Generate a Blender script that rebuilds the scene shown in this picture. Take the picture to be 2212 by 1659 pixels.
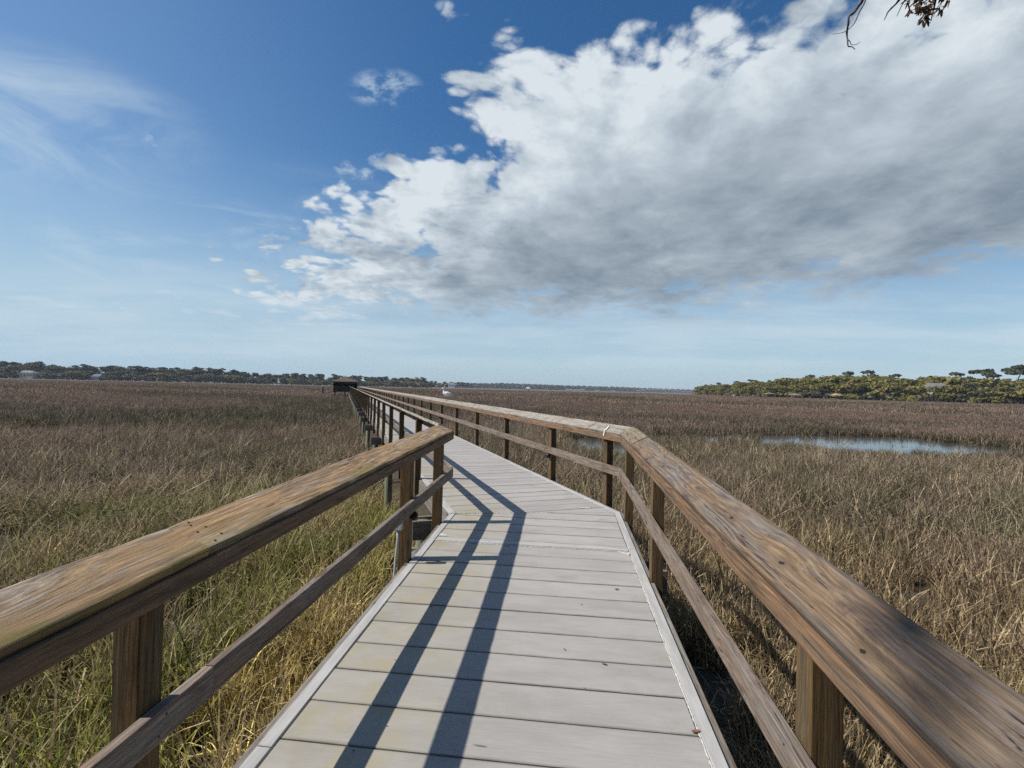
import bpy, bmesh, math, random
import numpy as np
from mathutils import Vector, Matrix, noise as mnoise

for o in list(bpy.data.objects):
    bpy.data.objects.remove(o)
S = bpy.context.scene
COL = S.collection
R = math.radians

# ------------------------------------------------------------------ camera
CAM_H = 1.5
cam_d = bpy.data.cameras.new('camera')
cam = bpy.data.objects.new('camera', cam_d)
COL.objects.link(cam)
cam_d.sensor_width = 36.0
cam_d.lens = 36.0 * 1040.0 / 2212.0
cam_d.clip_start = 0.05
cam_d.clip_end = 30000
_p, _r = R(0.53), R(1.363)
_f = Vector((0, math.cos(_p), math.sin(_p)))
_u0 = Vector((0, -math.sin(_p), math.cos(_p)))
_r0 = Vector((1, 0, 0))
_rt = _r0 * math.cos(_r) + _u0 * math.sin(_r)
_up = -_r0 * math.sin(_r) + _u0 * math.cos(_r)
cam.matrix_world = Matrix(((_rt.x, _up.x, -_f.x, 0), (_rt.y, _up.y, -_f.y, 0), (_rt.z, _up.z, -_f.z, CAM_H), (0, 0, 0, 1)))
S.camera = cam

# ------------------------------------------------------------------ light
SUN_EL = 47.5
SUN_FWD = 5.5            # shadows fall to the right and this many degrees forward
SUN_STRENGTH = 5.0
SKY_STRENGTH = 0.10
EXPOSURE = 0.10
SKY_SAT = 1.28
HAZE = 0.00011
sdir = Vector((math.cos(R(SUN_EL)) * math.cos(R(SUN_FWD)), math.cos(R(SUN_EL)) * math.sin(R(SUN_FWD)), -math.sin(R(SUN_EL))))
sun_d = bpy.data.lights.new('sun', 'SUN')
sun_d.energy = SUN_STRENGTH
sun_d.angle = R(0.53)
sun_d.color = (1.0, 0.95, 0.87)
sun = bpy.data.objects.new('sun', sun_d)
COL.objects.link(sun)
sun.rotation_euler = sdir.to_track_quat('-Z', 'Y').to_euler()
sun.location = (-30, 0, 40)


class NT:
    """tiny helper for node trees"""
    def __init__(s, nt):
        s.nt = nt
        s.n = nt.nodes
        s.l = nt.links

    def node(s, typ, **kw):
        nd = s.n.new(typ)
        for k, v in kw.items():
            setattr(nd, k, v)
        return nd

    def put(s, sock, v):
        if hasattr(v, 'is_output') or isinstance(v, bpy.types.NodeSocket):
            s.l.new(v, sock)
        elif v is not None:
            if isinstance(v, (tuple, list)) and len(v) == 3 and sock.type == 'RGBA':
                v = (*v, 1)
            sock.default_value = v

    def m(s, op, a, b=None, c=None, clamp=False):
        nd = s.node('ShaderNodeMath', operation=op, use_clamp=clamp)
        for i, v in enumerate((a, b, c)):
            if v is not None:
                s.put(nd.inputs[i], v)
        return nd.outputs[0]

    def v(s, op, a, b=None, scale=None):
        nd = s.node('ShaderNodeVectorMath', operation=op)
        s.put(nd.inputs[0], a)
        if b is not None:
            s.put(nd.inputs[1], b)
        if scale is not None:
            s.put(nd.inputs['Scale'], scale)
        return nd.outputs['Value'] if op in ('DOT_PRODUCT', 'LENGTH', 'DISTANCE') else nd.outputs[0]

    def xyz(s, v):
        nd = s.node('ShaderNodeSeparateXYZ')
        s.put(nd.inputs[0], v)
        return nd.outputs

    def comb(s, x, y, z):
        nd = s.node('ShaderNodeCombineXYZ')
        for i, q in enumerate((x, y, z)):
            s.put(nd.inputs[i], q)
        return nd.outputs[0]

    def noise(s, vec, scale=1.0, detail=3, rough=0.5, dist=0.0, color=False, lac=2.0):
        nd = s.node('ShaderNodeTexNoise')
        s.put(nd.inputs['Vector'], vec)
        s.put(nd.inputs['Scale'], scale)
        nd.inputs['Detail'].default_value = detail
        nd.inputs['Roughness'].default_value = rough
        nd.inputs['Lacunarity'].default_value = lac
        nd.inputs['Distortion'].default_value = dist
        return nd.outputs['Color'] if color else nd.outputs['Fac']

    def ss(s, x, a, b, lo=0.0, hi=1.0):
        nd = s.node('ShaderNodeMapRange', interpolation_type='SMOOTHSTEP')
        s.put(nd.inputs['Value'], x)
        s.put(nd.inputs['From Min'], a)
        s.put(nd.inputs['From Max'], b)
        s.put(nd.inputs['To Min'], lo)
        s.put(nd.inputs['To Max'], hi)
        return nd.outputs[0]

    def mix(s, f, a, b, mode='MIX'):
        nd = s.node('ShaderNodeMix', data_type='RGBA', blend_type=mode)
        s.put(nd.inputs[0], f)
        s.put(nd.inputs[6], a)
        s.put(nd.inputs[7], b)
        return nd.outputs[2]

    def ramp(s, f, stops):
        nd = s.node('ShaderNodeValToRGB')
        e = nd.color_ramp.elements
        while len(e) < len(stops):
            e.new(0.5)
        for el, (p, c) in zip(e, stops):
            el.position = p
            el.color = (*c, 1)
        s.put(nd.inputs[0], f)
        return nd.outputs[0]


# ------------------------------------------------------------------ sky
W = bpy.data.worlds.new('World')
S.world = W
W.use_nodes = True
W.node_tree.nodes.clear()
t = NT(W.node_tree)
tc = t.node('ShaderNodeTexCoord')
D = t.v('NORMALIZE', tc.outputs['Generated'])
dx, dy, dz = t.xyz(D)
sky = t.node('ShaderNodeTexSky', sky_type='NISHITA')
sky.sun_disc = False
sky.sun_elevation = R(SUN_EL)
sky.sun_rotation = math.atan2(-sdir.x, -sdir.y)
sky.altitude = 0
sky.air_density = 1.0
sky.dust_density = 0.6
sky.ozone_density = 3.0
zc = t.m('MAXIMUM', dz, 0.0)
yc = t.m('MAXIMUM', dy, 0.04)
gx = t.m('DIVIDE', dx, yc)
gz = t.m('DIVIDE', zc, yc)
# cloud-layer coordinates: flattened towards the horizon like a real layer seen from below
fl = t.m('ADD', zc, 0.22)
Q = t.v('DIVIDE', D, t.comb(fl, fl, fl))
warp = t.v('SCALE', t.v('SUBTRACT', t.noise(Q, 1.6, 3, 0.5, color=True), (0.5, 0.5, 0.5)), scale=0.22)
Qw = t.v('ADD', Q, warp)
N1 = t.noise(Qw, 3.6, 9, 0.58)
N2 = t.noise(t.v('ADD', Qw, (-0.05, 0.015, 0.06)), 3.6, 7, 0.58)
NB = t.noise(Q, 1.05, 3, 0.5)


def line_dist(ax, az, bx, bz):
    """signed distance to the line a->b, positive on its right"""
    L = math.hypot(bx - ax, bz - az)
    nx, nz = (bz - az) / L, -(bx - ax) / L
    return t.m('ADD', t.m('MULTIPLY', gx, nx), t.m('ADD', t.m('MULTIPLY', gz, nz), -(ax * nx + az * nz)))


def blob(cx, cz, rx, rz, ang=0.0):
    c, s_ = math.cos(R(ang)), math.sin(R(ang))
    u = t.m('SUBTRACT', gx, cx)
    w_ = t.m('SUBTRACT', gz, cz)
    a = t.m('MULTIPLY', t.m('ADD', t.m('MULTIPLY', u, c), t.m('MULTIPLY', w_, s_)), 1 / rx)
    b = t.m('MULTIPLY', t.m('SUBTRACT', t.m('MULTIPLY', w_, c), t.m('MULTIPLY', u, s_)), 1 / rz)
    q = t.m('ADD', t.m('MULTIPLY', a, a), t.m('MULTIPLY', b, b))
    return t.ss(q, 1.0, 0.0)


d1 = line_dist(-0.655, 0.09, -0.04, 0.66)
d2 = line_dist(-0.20, 0.635, 0.60, 0.87)
d3 = line_dist(1.3, 0.25, 0.35, 0.108)
d4 = line_dist(0.35, 0.106, -0.6, 0.086)
dlow = t.m('MULTIPLY', t.m('ADD', t.m('MINIMUM', d3, d4), 0.02), 1.6)
dup = t.m('MINIMUM', d1, d2)
msk = t.m('MINIMUM', dup, dlow)
LOBE = (7.7, 2.2, -3.3)
# big lobes push the sunlit edge in and out, small cells break it up
lobes = t.m('MULTIPLY', t.m('SUBTRACT', t.noise(t.v('ADD', Qw, LOBE), 2.6, 2, 0.5), 0.5), 0.62)
vor = t.node('ShaderNodeTexVoronoi', feature='F1', normalize=True)
t.put(vor.inputs['Vector'], t.v('ADD', Qw, LOBE))
vor.inputs['Scale'].default_value = 7.5
vor.inputs['Detail'].default_value = 2.0
vor.inputs['Roughness'].default_value = 0.5
puffs = t.m('MULTIPLY', t.m('SUBTRACT', 0.36, vor.outputs['Distance']), t.ss(dlow, 0.02, 0.16, 0.8, 3.4))
cells = t.m('MULTIPLY', t.m('SUBTRACT', N1, 0.5), t.ss(dlow, 0.02, 0.16, 1.0, 3.0))
mskc = t.m('MINIMUM', t.m('MAXIMUM', t.m('MINIMUM', t.m('MULTIPLY', msk, 2.8), t.m('MULTIPLY', msk, 6.0)), -1.5), 1.10)
dens = t.m('ADD', t.m('ADD', t.m('ADD', mskc, lobes), cells), puffs)
soft = t.ss(dlow, 0.02, 0.26, 2.0, 0.42)
alpha = t.m('MULTIPLY', t.m('MAXIMUM', t.ss(dens, 0.0, soft), t.ss(msk, 0.15, 0.30)), t.ss(dlow, 0.26, 0.02, 1.0, 0.62))
# cloud light: lit from the sun side (left, above), thick middles grey underneath
edge = t.ss(t.m('ADD', dup, t.m('MULTIPLY', lobes, 0.12)), 0.36, 0.02)
relief = t.m('MULTIPLY', t.m('SUBTRACT', N1, N2), t.m('ADD', 0.85, t.m('MULTIPLY', edge, 2.3)))
dband = t.m('DIVIDE', t.m('ABSOLUTE', t.m('SUBTRACT', t.m('ADD', gz, t.m('MULTIPLY', gx, -0.235)), 0.205)), 0.20)
band = t.m('POWER', 2.718, t.m('MULTIPLY', t.m('MULTIPLY', dband, dband), -1.0))
lit = t.m('ADD', 0.60, relief)
lit = t.m('SUBTRACT', lit, t.m('MULTIPLY', band, t.m('MINIMUM', t.ss(gx, -0.35, 0.35, 0.16, 0.42), t.ss(gx, 0.75, 1.3, 0.42, 0.22))))
lit = t.m('ADD', t.m('ADD', lit, t.m('MULTIPLY', edge, 0.14)), t.m('MULTIPLY', t.m('MULTIPLY', puffs, edge), 0.10))
lit = t.m('ADD', t.m('ADD', lit, t.ss(dlow, 0.22, 0.0, 0.0, 0.20)), t.m('MULTIPLY', t.m('SUBTRACT', NB, 0.5), 0.85))
lit4 = t.m('ADD', lit, t.m('MULTIPLY', t.m('SUBTRACT', t.noise(t.v('ADD', t.v('MULTIPLY', Q, (1.0, 1.0, 2.0)), warp), 3.0, 7, 0.62), 0.5), 0.95))
ccol = t.ramp(lit4, [(0.0, (0.195, 0.25, 0.315)), (0.36, (0.335, 0.40, 0.465)), (0.66, (0.47, 0.545, 0.61)), (1.0, (0.66, 0.72, 0.765))])
# high thin streaks on the left and soft bands under the bank
St = t.comb(t.m('MULTIPLY', gx, 2.2), 0.3, t.m('ADD', t.m('MULTIPLY', gz, 8.0), t.m('MULTIPLY', gx, 1.9)))
NS = t.noise(t.v('ADD', St, warp), 1.3, 8, 0.62, 0.8)
cir1 = t.m('MULTIPLY', blob(-1.02, 0.535, 0.46, 0.19, -12), t.ss(NS, 0.28, 0.80, 0, 0.66))
cir2 = t.m('MULTIPLY', blob(-0.62, 0.24, 0.70, 0.24, 6), t.ss(NS, 0.42, 0.78, 0, 0.5))
puff = t.m('MULTIPLY', t.m('MAXIMUM', t.m('MAXIMUM', blob(-0.32, 0.46, 0.09, 0.05), blob(-0.28, 0.62, 0.09, 0.05)), t.m('MAXIMUM', blob(-0.72, 0.50, 0.08, 0.04), blob(-0.87, 0.15, 0.3, 0.05))),
           t.ss(t.noise(Qw, 6.0, 7, 0.6), 0.52, 0.66, 0, 0.75))
low = t.m('MULTIPLY', t.m('MULTIPLY', t.ss(gz, 0.015, 0.07), t.ss(gz, 0.30, 0.12)), t.ss(t.noise(t.comb(t.m('MULTIPLY', gx, 1.5), 0.0, t.m('MULTIPLY', gz, 15.0)), 1.3, 6, 0.6), 0.34, 0.68, 0.08, 0.66))
thin = t.m('MINIMUM', t.m('MAXIMUM', t.m('MAXIMUM', cir1, cir2), t.m('MAXIMUM', puff, low)), 0.85)
veil = t.m('MULTIPLY', t.ss(zc, 0.42, 0.0, 0.0, 0.78), 1.0)
veil2 = t.m('ADD', veil, t.m('MULTIPLY', t.ss(gx, -0.05, -1.0), t.ss(zc, 0.70, 0.10, 0.10, 0.24)))
skyc = t.node('ShaderNodeHueSaturation')
skyc.inputs['Saturation'].default_value = SKY_SAT
skyc.inputs['Value'].default_value = 1.0
t.put(skyc.inputs['Color'], sky.outputs[0])
bg_sky = t.node('ShaderNodeBackground')
t.put(bg_sky.inputs[0], skyc.outputs[0])
bg_sky.inputs[1].default_value = SKY_STRENGTH
bg_veil = t.node('ShaderNodeBackground')
t.put(bg_veil.inputs[0], (0.385, 0.545, 0.67))
bg_thin = t.node('ShaderNodeBackground')
t.put(bg_thin.inputs[0], (0.55, 0.66, 0.74))
bg_cl = t.node('ShaderNodeBackground')
t.put(bg_cl.inputs[0], ccol)


def mixsh(f, a, b):
    nd = t.node('ShaderNodeMixShader')
    t.put(nd.inputs[0], f)
    t.l.new(a, nd.inputs[1])
    t.l.new(b, nd.inputs[2])
    return nd.outputs[0]


sh = mixsh(veil2, bg_sky.outputs[0], bg_veil.outputs[0])
sh = mixsh(thin, sh, bg_thin.outputs[0])
sh = mixsh(alpha, sh, bg_cl.outputs[0])
wo = t.node('ShaderNodeOutputWorld')
t.l.new(sh, wo.inputs[0])

S.render.engine = 'CYCLES'
S.view_settings.view_transform = 'Standard'
S.view_settings.look = 'None'
S.view_settings.exposure = EXPOSURE
S.view_settings.gamma = 1.0
S.view_settings.use_curve_mapping = False
S.cycles.max_bounces = 6
S.cycles.transparent_max_bounces = 8
S.cycles.use_denoising = False

# ------------------------------------------------------------------ materials


def new_mat(name):
    m = bpy.data.materials.new(name)
    m.use_nodes = True
    m.node_tree.nodes.clear()
    q = NT(m.node_tree)
    out = q.node('ShaderNodeOutputMaterial')
    b = q.node('ShaderNodeBsdfPrincipled')
    q.l.new(b.outputs[0], out.inputs[0])
    b.inputs['Specular IOR Level'].default_value = 0.3
    return m, q, b, out


def bump(q, b, h, strength=0.3, dist=0.01):
    nd = q.node('ShaderNodeBump')
    nd.inputs['Strength'].default_value = strength
    nd.inputs['Distance'].default_value = dist
    q.put(nd.inputs['Height'], h)
    q.l.new(nd.outputs[0], b.inputs['Normal'])


def plain(name, col, rough=0.8, var=0.25, scale=3.0, metallic=0.0):
    m, q, b, out = new_mat(name)
    tc_ = q.node('ShaderNodeTexCoord')
    n = q.noise(tc_.outputs['Object'], scale, 5, 0.6)
    f = q.ss(n, 0.25, 0.75, 1 - var, 1 + var)
    q.put(b.inputs['Base Color'], q.v('SCALE', (*col,), scale=f))
    b.inputs['Roughness'].default_value = rough
    b.inputs['Metallic'].default_value = metallic
    return m


def wood(name, tan, grey, dark, greyness=0.5, algae=0.0, knots=None, crack=1.0, across=0.0, stain=None, moss_y=None, grime=0.0):
    """weathered sawn pine; the grain runs along the board's own X"""
    m, q, b, out = new_mat(name)
    tc_ = q.node('ShaderNodeTexCoord')
    oi = q.node('ShaderNodeObjectInfo')
    P0 = tc_.outputs['Object']
    off = q.v('SCALE', (37.0, 11.0, 23.0), scale=oi.outputs['Random'])
    P = q.v('ADD', P0, off)
    wv = q.v('MULTIPLY', q.v('SUBTRACT', q.noise(P, 1.7, 3, 0.5, color=True), (0.5, 0.5, 0.5)), (0.0, 0.03, 0.03))
    # knots: grain bends round them
    vo = q.node('ShaderNodeTexVoronoi')
    q.put(vo.inputs['Vector'], q.v('MULTIPLY', P, (1.0, 3.2, 3.2)))
    vo.inputs['Scale'].default_value = 1.1
    kd = vo.outputs['Distance']
    near = q.ss(kd, 0.35, 0.0)
    P2 = q.v('ADD', q.v('ADD', P, wv), q.v('SCALE', (0.0, 0.035, 0.035), scale=near))
    big = q.noise(q.v('MULTIPLY', P2, (1.6, 15.0, 15.0)), 1.0, 6, 0.65)
    grain = q.noise(q.v('MULTIPLY', P2, (4.5, 115.0, 115.0)), 1.0, 6, 0.72)
    fine = q.noise(q.v('MULTIPLY', P2, (5.0, 190.0, 190.0)), 1.0, 3, 0.6)
    px, py, pz = q.xyz(P2)
    cath = q.m('SINE', q.m('ADD', q.m('MULTIPLY', q.m('ADD', py, pz), 210.0), q.m('MULTIPLY', q.noise(q.v('MULTIPLY', P2, (0.9, 5.0, 5.0)), 1.0, 2, 0.5), 44.0)))
    cm = q.ss(q.noise(q.v('MULTIPLY', P, (1.0, 4.0, 4.0)), 1.0, 2, 0.5), 0.42, 0.62, 0.02, 0.15)
    patch = q.noise(q.v('MULTIPLY', P, (3.2, 13.0, 13.0)), 1.0, 7, 0.7, 0.6)
    c0 = q.mix(q.ss(big, 0.36 + 0.3 * (0.5 - greyness), 0.62 + 0.3 * (0.5 - greyness)), tan, grey)
    c1 = q.mix(q.ss(patch, 0.50, 0.68, 0, 0.80), c0, dark)
    f1 = q.m('MULTIPLY', q.m('MULTIPLY', q.ss(grain, 0.30, 0.70, 0.58, 1.36), q.ss(fine, 0.3, 0.7, 0.86, 1.12)), q.m('ADD', 0.93, q.m('MULTIPLY', cath, cm)))
    c2 = q.v('SCALE', c1, scale=f1)
    ls = q.noise(q.v('MULTIPLY', P2, (1.3, 46.0, 46.0)), 1.0, 5, 0.68)
    c2 = q.mix(q.ss(ls, 0.55, 0.66, 0, 0.62), c2, q.v('SCALE', dark, scale=f1))
    c2 = q.mix(q.ss(ls, 0.42, 0.33, 0, 0.35), c2, q.v('SCALE', tuple(x * 1.18 for x in grey), scale=f1))
    ck = q.noise(q.v('MULTIPLY', P2, (1.2, 120.0, 120.0)), 1.0, 3, 0.55)
    c2k = q.m('ABSOLUTE', q.m('SUBTRACT', q.noise(q.v('MULTIPLY', P2, (0.45, 30.0, 30.0)), 1.0, 3, 0.5), 0.5))
    chk = q.m('MULTIPLY', q.ss(c2k, 0.011, 0.004), q.ss(q.noise(q.v('MULTIPLY', P, (1.6, 9.0, 9.0)), 1.0, 3, 0.6), 0.50, 0.60, 0.0, 0.85 * crack))
    c2 = q.mix(chk, c2, tuple(x * 0.14 for x in dark))
    ckm = q.m('MULTIPLY', q.ss(ck, 0.685, 0.73), 0.8 * crack)
    c3 = q.mix(ckm, c2, tuple(x * 0.2 for x in dark))
    kf = q.ss(kd, 0.085, 0.05)
    c4 = q.mix(q.m('MULTIPLY', kf, 0.8), c3, tuple(x * 0.5 for x in tan))
    if across > 0:    # peeled, cupped surface: ragged marks across the board
        ac = q.noise(q.v('MULTIPLY', P, (9.0, 2.2, 2.2)), 1.0, 5, 0.65, 1.2)
        c4 = q.mix(q.ss(ac, 0.54, 0.66, 0, across), c4, tuple(x * 0.75 for x in tan))
    X0, Y0, Z0 = q.xyz(P0)
    if grime:        # dirt held along both long edges
        ed = q.m('ABSOLUTE', q.m('SUBTRACT', q.m('ABSOLUTE', Y0), 0.093))
        gm = q.m('MULTIPLY', q.ss(ed, 0.070, 0.090), q.ss(q.noise(q.v('MULTIPLY', P, (4.0, 12.0, 12.0)), 1.0, 5, 0.6), 0.36, 0.60, 0.1, 0.85))
        c4 = q.mix(q.m('MULTIPLY', gm, grime), c4, tuple(x * 0.42 for x in dark))
    if algae > 0:
        am = q.m('MULTIPLY', q.ss(Y0, moss_y[0], moss_y[1]), q.ss(q.noise(q.v('MULTIPLY', P, (2.2, 7.0, 7.0)), 1.0, 5, 0.62), 0.46, 0.64, 0, algae))
        c4 = q.mix(am, c4, (0.17, 0.17, 0.035))
    if stain:         # darker, wetter length of the board
        sn = q.m('ADD', X0, q.m('MULTIPLY', q.m('SUBTRACT', q.noise(q.v('MULTIPLY', P, (1.5, 5, 5)), 1.0, 4, 0.6), 0.5), stain[2]))
        c4 = q.mix(q.m('MULTIPLY', q.ss(sn, stain[0], stain[1]), q.ss(big, 0.30, 0.62, 0.88, 0.35)), c4, (0.062, 0.052, 0.048))
    if knots:
        for kx, ky, kr in knots:
            dd = q.m('SQRT', q.m('ADD', q.m('POWER', q.m('MULTIPLY', q.m('SUBTRACT', X0, kx), 0.62), 2.0), q.m('POWER', q.m('SUBTRACT', Y0, ky), 2.0)))
            dd = q.m('ADD', dd, q.m('MULTIPLY', q.m('SUBTRACT', q.noise(P, 75.0, 3, 0.6), 0.5), 0.022))
            c4 = q.mix(q.ss(dd, kr * 2.6, kr * 1.1, 0, 0.45), c4, tuple(x * 0.6 for x in tan))
            c4 = q.mix(q.ss(dd, kr * 0.62, kr * 0.42, 0, 0.92), c4, (0.012, 0.009, 0.007))
    rr = q.m('ADD', 0.88, q.m('MULTIPLY', oi.outputs['Random'], 0.24))
    q.put(b.inputs['Base Color'], q.v('SCALE', c4, scale=rr))
    b.inputs['Roughness'].default_value = 0.78
    h = q.m('SUBTRACT', q.m('ADD', q.m('MULTIPLY', grain, 0.6), q.m('MULTIPLY', big, 0.5)), q.m('MULTIPLY', ckm, 1.2))
    bump(q, b, h, 0.8, 0.006)
    return m


KN = [(-0.22, -0.085, 0.014), (-0.72, -0.075, 0.016), (0.75, -0.10, 0.008), (-0.5, -0.13, 0.006), (1.7, -0.06, 0.009), (-1.22, -0.035, 0.012)]
M = {}
M['cap_left'] = wood('weathered pine, tan', (0.43, 0.27, 0.13), (0.41, 0.34, 0.265), (0.20, 0.125, 0.082), 0.27, 0.5, moss_y=(0.10, 0.02), grime=0.8,
                     knots=[(-0.3, 0.06, 0.010), (0.9, 0.12, 0.008)])
M['cap_right'] = wood('weathered pine, brown', (0.20, 0.135, 0.078), (0.165, 0.14, 0.12), (0.085, 0.058, 0.046), 0.5, 0.0,
                      grime=0.5, knots=KN)
M['cap_right_far_end'] = wood('weathered pine, sunned', (0.235, 0.18, 0.11), (0.225, 0.20, 0.16), (0.13, 0.095, 0.065), 0.4, 0.0, grime=0.5)
M['cap_far'] = wood('peeled pine, pale', (0.22, 0.165, 0.115), (0.335, 0.305, 0.26), (0.21, 0.17, 0.13), 0.8, 0.0, across=0.75)
M['post'] = wood('treated post', (0.145, 0.088, 0.036), (0.12, 0.088, 0.048), (0.072, 0.041, 0.019), 0.45, crack=0.6)
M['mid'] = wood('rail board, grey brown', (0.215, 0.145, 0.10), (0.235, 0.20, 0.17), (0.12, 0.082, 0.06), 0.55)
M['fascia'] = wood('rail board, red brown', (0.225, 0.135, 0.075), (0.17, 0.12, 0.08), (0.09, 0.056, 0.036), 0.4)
M['rim'] = wood('rim beam, grey', (0.20, 0.165, 0.125), (0.225, 0.205, 0.18), (0.12, 0.095, 0.072), 0.7)
M['pile'] = wood('treated pile, greenish', (0.20, 0.205, 0.12), (0.22, 0.215, 0.16), (0.10, 0.095, 0.06), 0.5)


def deck_mat():
    m, q, b, out = new_mat('grey composite decking')
    tc_ = q.node('ShaderNodeTexCoord')
    oi = q.node('ShaderNodeObjectInfo')
    P0 = tc_.outputs['Object']
    P = q.v('ADD', P0, q.v('SCALE', (13.0, 7.0, 3.0), scale=oi.outputs['Random']))
    X, Y, Z = q.xyz(P0)
    n1 = q.noise(q.v('MULTIPLY', P, (2.0, 7.0, 7.0)), 1.0, 5, 0.6)
    n2 = q.noise(q.v('MULTIPLY', P, (7.0, 240.0, 240.0)), 1.0, 3, 0.6)
    n3 = q.noise(P, 5.0, 6, 0.65)
    n4 = q.noise(P, 46.0, 3, 0.6)
    f = q.m('MULTIPLY', q.ss(n1, 0.3, 0.7, 0.90, 1.07), q.ss(n2, 0.3, 0.7, 0.93, 1.06))
    f = q.m('MULTIPLY', f, q.m('ADD', 0.945, q.m('MULTIPLY', oi.outputs['Random'], 0.13)))
    f = q.m('MULTIPLY', f, q.ss(n4, 0.62, 0.80, 1.0, 0.86))
    c = q.v('SCALE', (0.358, 0.339, 0.317), scale=f)
    # yellowish tide of mildew near the plank ends
    sm = q.m('MULTIPLY', q.ss(X, 0.15, -0.72, 0.0, 0.95), q.ss(n3, 0.40, 0.70, 0.25, 1.0))
    c = q.mix(sm, c, (0.335, 0.297, 0.195))
    sm2 = q.m('MULTIPLY', q.ss(q.m('ABSOLUTE', X), 0.55, 0.9), q.ss(q.noise(P, 2.6, 5, 0.6), 0.52, 0.72, 0, 0.45))
    c = q.mix(sm2, c, (0.225, 0.21, 0.12))
    # dirt held along the board edges, vague footworn stains
    em = q.m('MULTIPLY', q.ss(q.m('ABSOLUTE', Y), 0.104, 0.119), q.ss(q.noise(q.v('MULTIPLY', P, (5.0, 20.0, 20.0)), 1.0, 5, 0.6), 0.35, 0.62, 0.15, 0.75))
    c = q.mix(em, c, (0.19, 0.175, 0.15))
    c = q.mix(q.ss(q.noise(P, 1.9, 6, 0.66), 0.53, 0.70, 0, 0.42), c, (0.245, 0.225, 0.195))
    # worn pale scuffs
    c = q.mix(q.ss(q.noise(q.v('MULTIPLY', P, (3.0, 9.0, 9.0)), 1.0, 6, 0.7), 0.60, 0.78, 0, 0.25), c, (0.42, 0.40, 0.375))
    q.put(b.inputs['Base Color'], c)
    b.inputs['Roughness'].default_value = 0.72
    rib = q.m('SINE', q.m('MULTIPLY', Y, 2 * math.pi / 0.0075))
    bump(q, b, q.m('ADD', q.m('MULTIPLY', rib, 0.25), q.m('MULTIPLY', n2, 0.6)), 0.22, 0.004)
    return m


M['deck'] = deck_mat()


def trim_mat():
    m, q, b, out = new_mat('pale deck border')
    tc_ = q.node('ShaderNodeTexCoord')
    P = tc_.outputs['Object']
    n1 = q.noise(q.v('MULTIPLY', P, (3.0, 22.0, 22.0)), 1.0, 5, 0.62)
    n2 = q.noise(P, 7.0, 5, 0.6)
    c = q.v('SCALE', (0.405, 0.395, 0.375), scale=q.ss(n1, 0.28, 0.72, 0.82, 1.12))
    c = q.mix(q.ss(n2, 0.60, 0.78, 0, 0.5), c, (0.27, 0.235, 0.18))
    q.put(b.inputs['Base Color'], c)
    b.inputs['Roughness'].default_value = 0.65
    bump(q, b, n1, 0.3, 0.004)
    return m


M['trim'] = trim_mat()
M['caulk'] = plain('white sealant', (0.52, 0.50, 0.455), 0.6, 0.22, 30.0)
M['white'] = plain('white paint', (0.74, 0.74, 0.72), 0.5, 0.08, 4.0)
M['black'] = plain('black plastic', (0.012, 0.012, 0.014), 0.45, 0.2)
M['conduit'] = plain('grey conduit', (0.45, 0.47, 0.48), 0.5, 0.12, 6.0)
M['nail'] = plain('rusty nail', (0.035, 0.02, 0.014), 0.7, 0.3, 40.0)
M['dark_wood'] = plain('dark stained timber', (0.035, 0.027, 0.022), 0.85, 0.3, 3.0)
M['shingle'] = plain('brown shingle', (0.105, 0.082, 0.062), 0.9, 0.3, 6.0)
M['concrete'] = plain('pale concrete', (0.55, 0.55, 0.54), 0.8, 0.12, 0.3)
M['roof_grey'] = plain('grey roof', (0.20, 0.195, 0.19), 0.85, 0.15, 1.5)
M['roof_blue'] = plain('blue grey roof', (0.07, 0.10, 0.17), 0.7, 0.15, 1.5)
M['roof_brown'] = plain('brown roof', (0.17, 0.13, 0.095), 0.85, 0.2, 1.5)
M['roof_tan'] = plain('tan roof', (0.34, 0.26, 0.15), 0.85, 0.2, 1.5)
M['wall_white'] = plain('white siding', (0.66, 0.65, 0.62), 0.7, 0.08, 1.0)
M['wall_cream'] = plain('cream siding', (0.46, 0.41, 0.33), 0.7, 0.1, 1.0)
M['wall_grey'] = plain('grey siding', (0.30, 0.30, 0.29), 0.7, 0.12, 1.0)
M['glass_dark'] = plain('dark window', (0.02, 0.025, 0.03), 0.12, 0.1)
M['bark'] = plain('grey bark', (0.10, 0.082, 0.066), 0.95, 0.35, 2.0)
M['twig'] = plain('twig bark', (0.075, 0.058, 0.048), 0.9, 0.35, 30.0)
M['bird_leg'] = plain('pink leg', (0.50, 0.19, 0.14), 0.6, 0.1, 20.0)
M['dead_leaf'] = plain('dead leaf', (0.26, 0.13, 0.06), 0.7, 0.35, 60.0)
M['crumb'] = plain('dark crumb', (0.06, 0.045, 0.035), 0.9, 0.3, 60.0)


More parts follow.
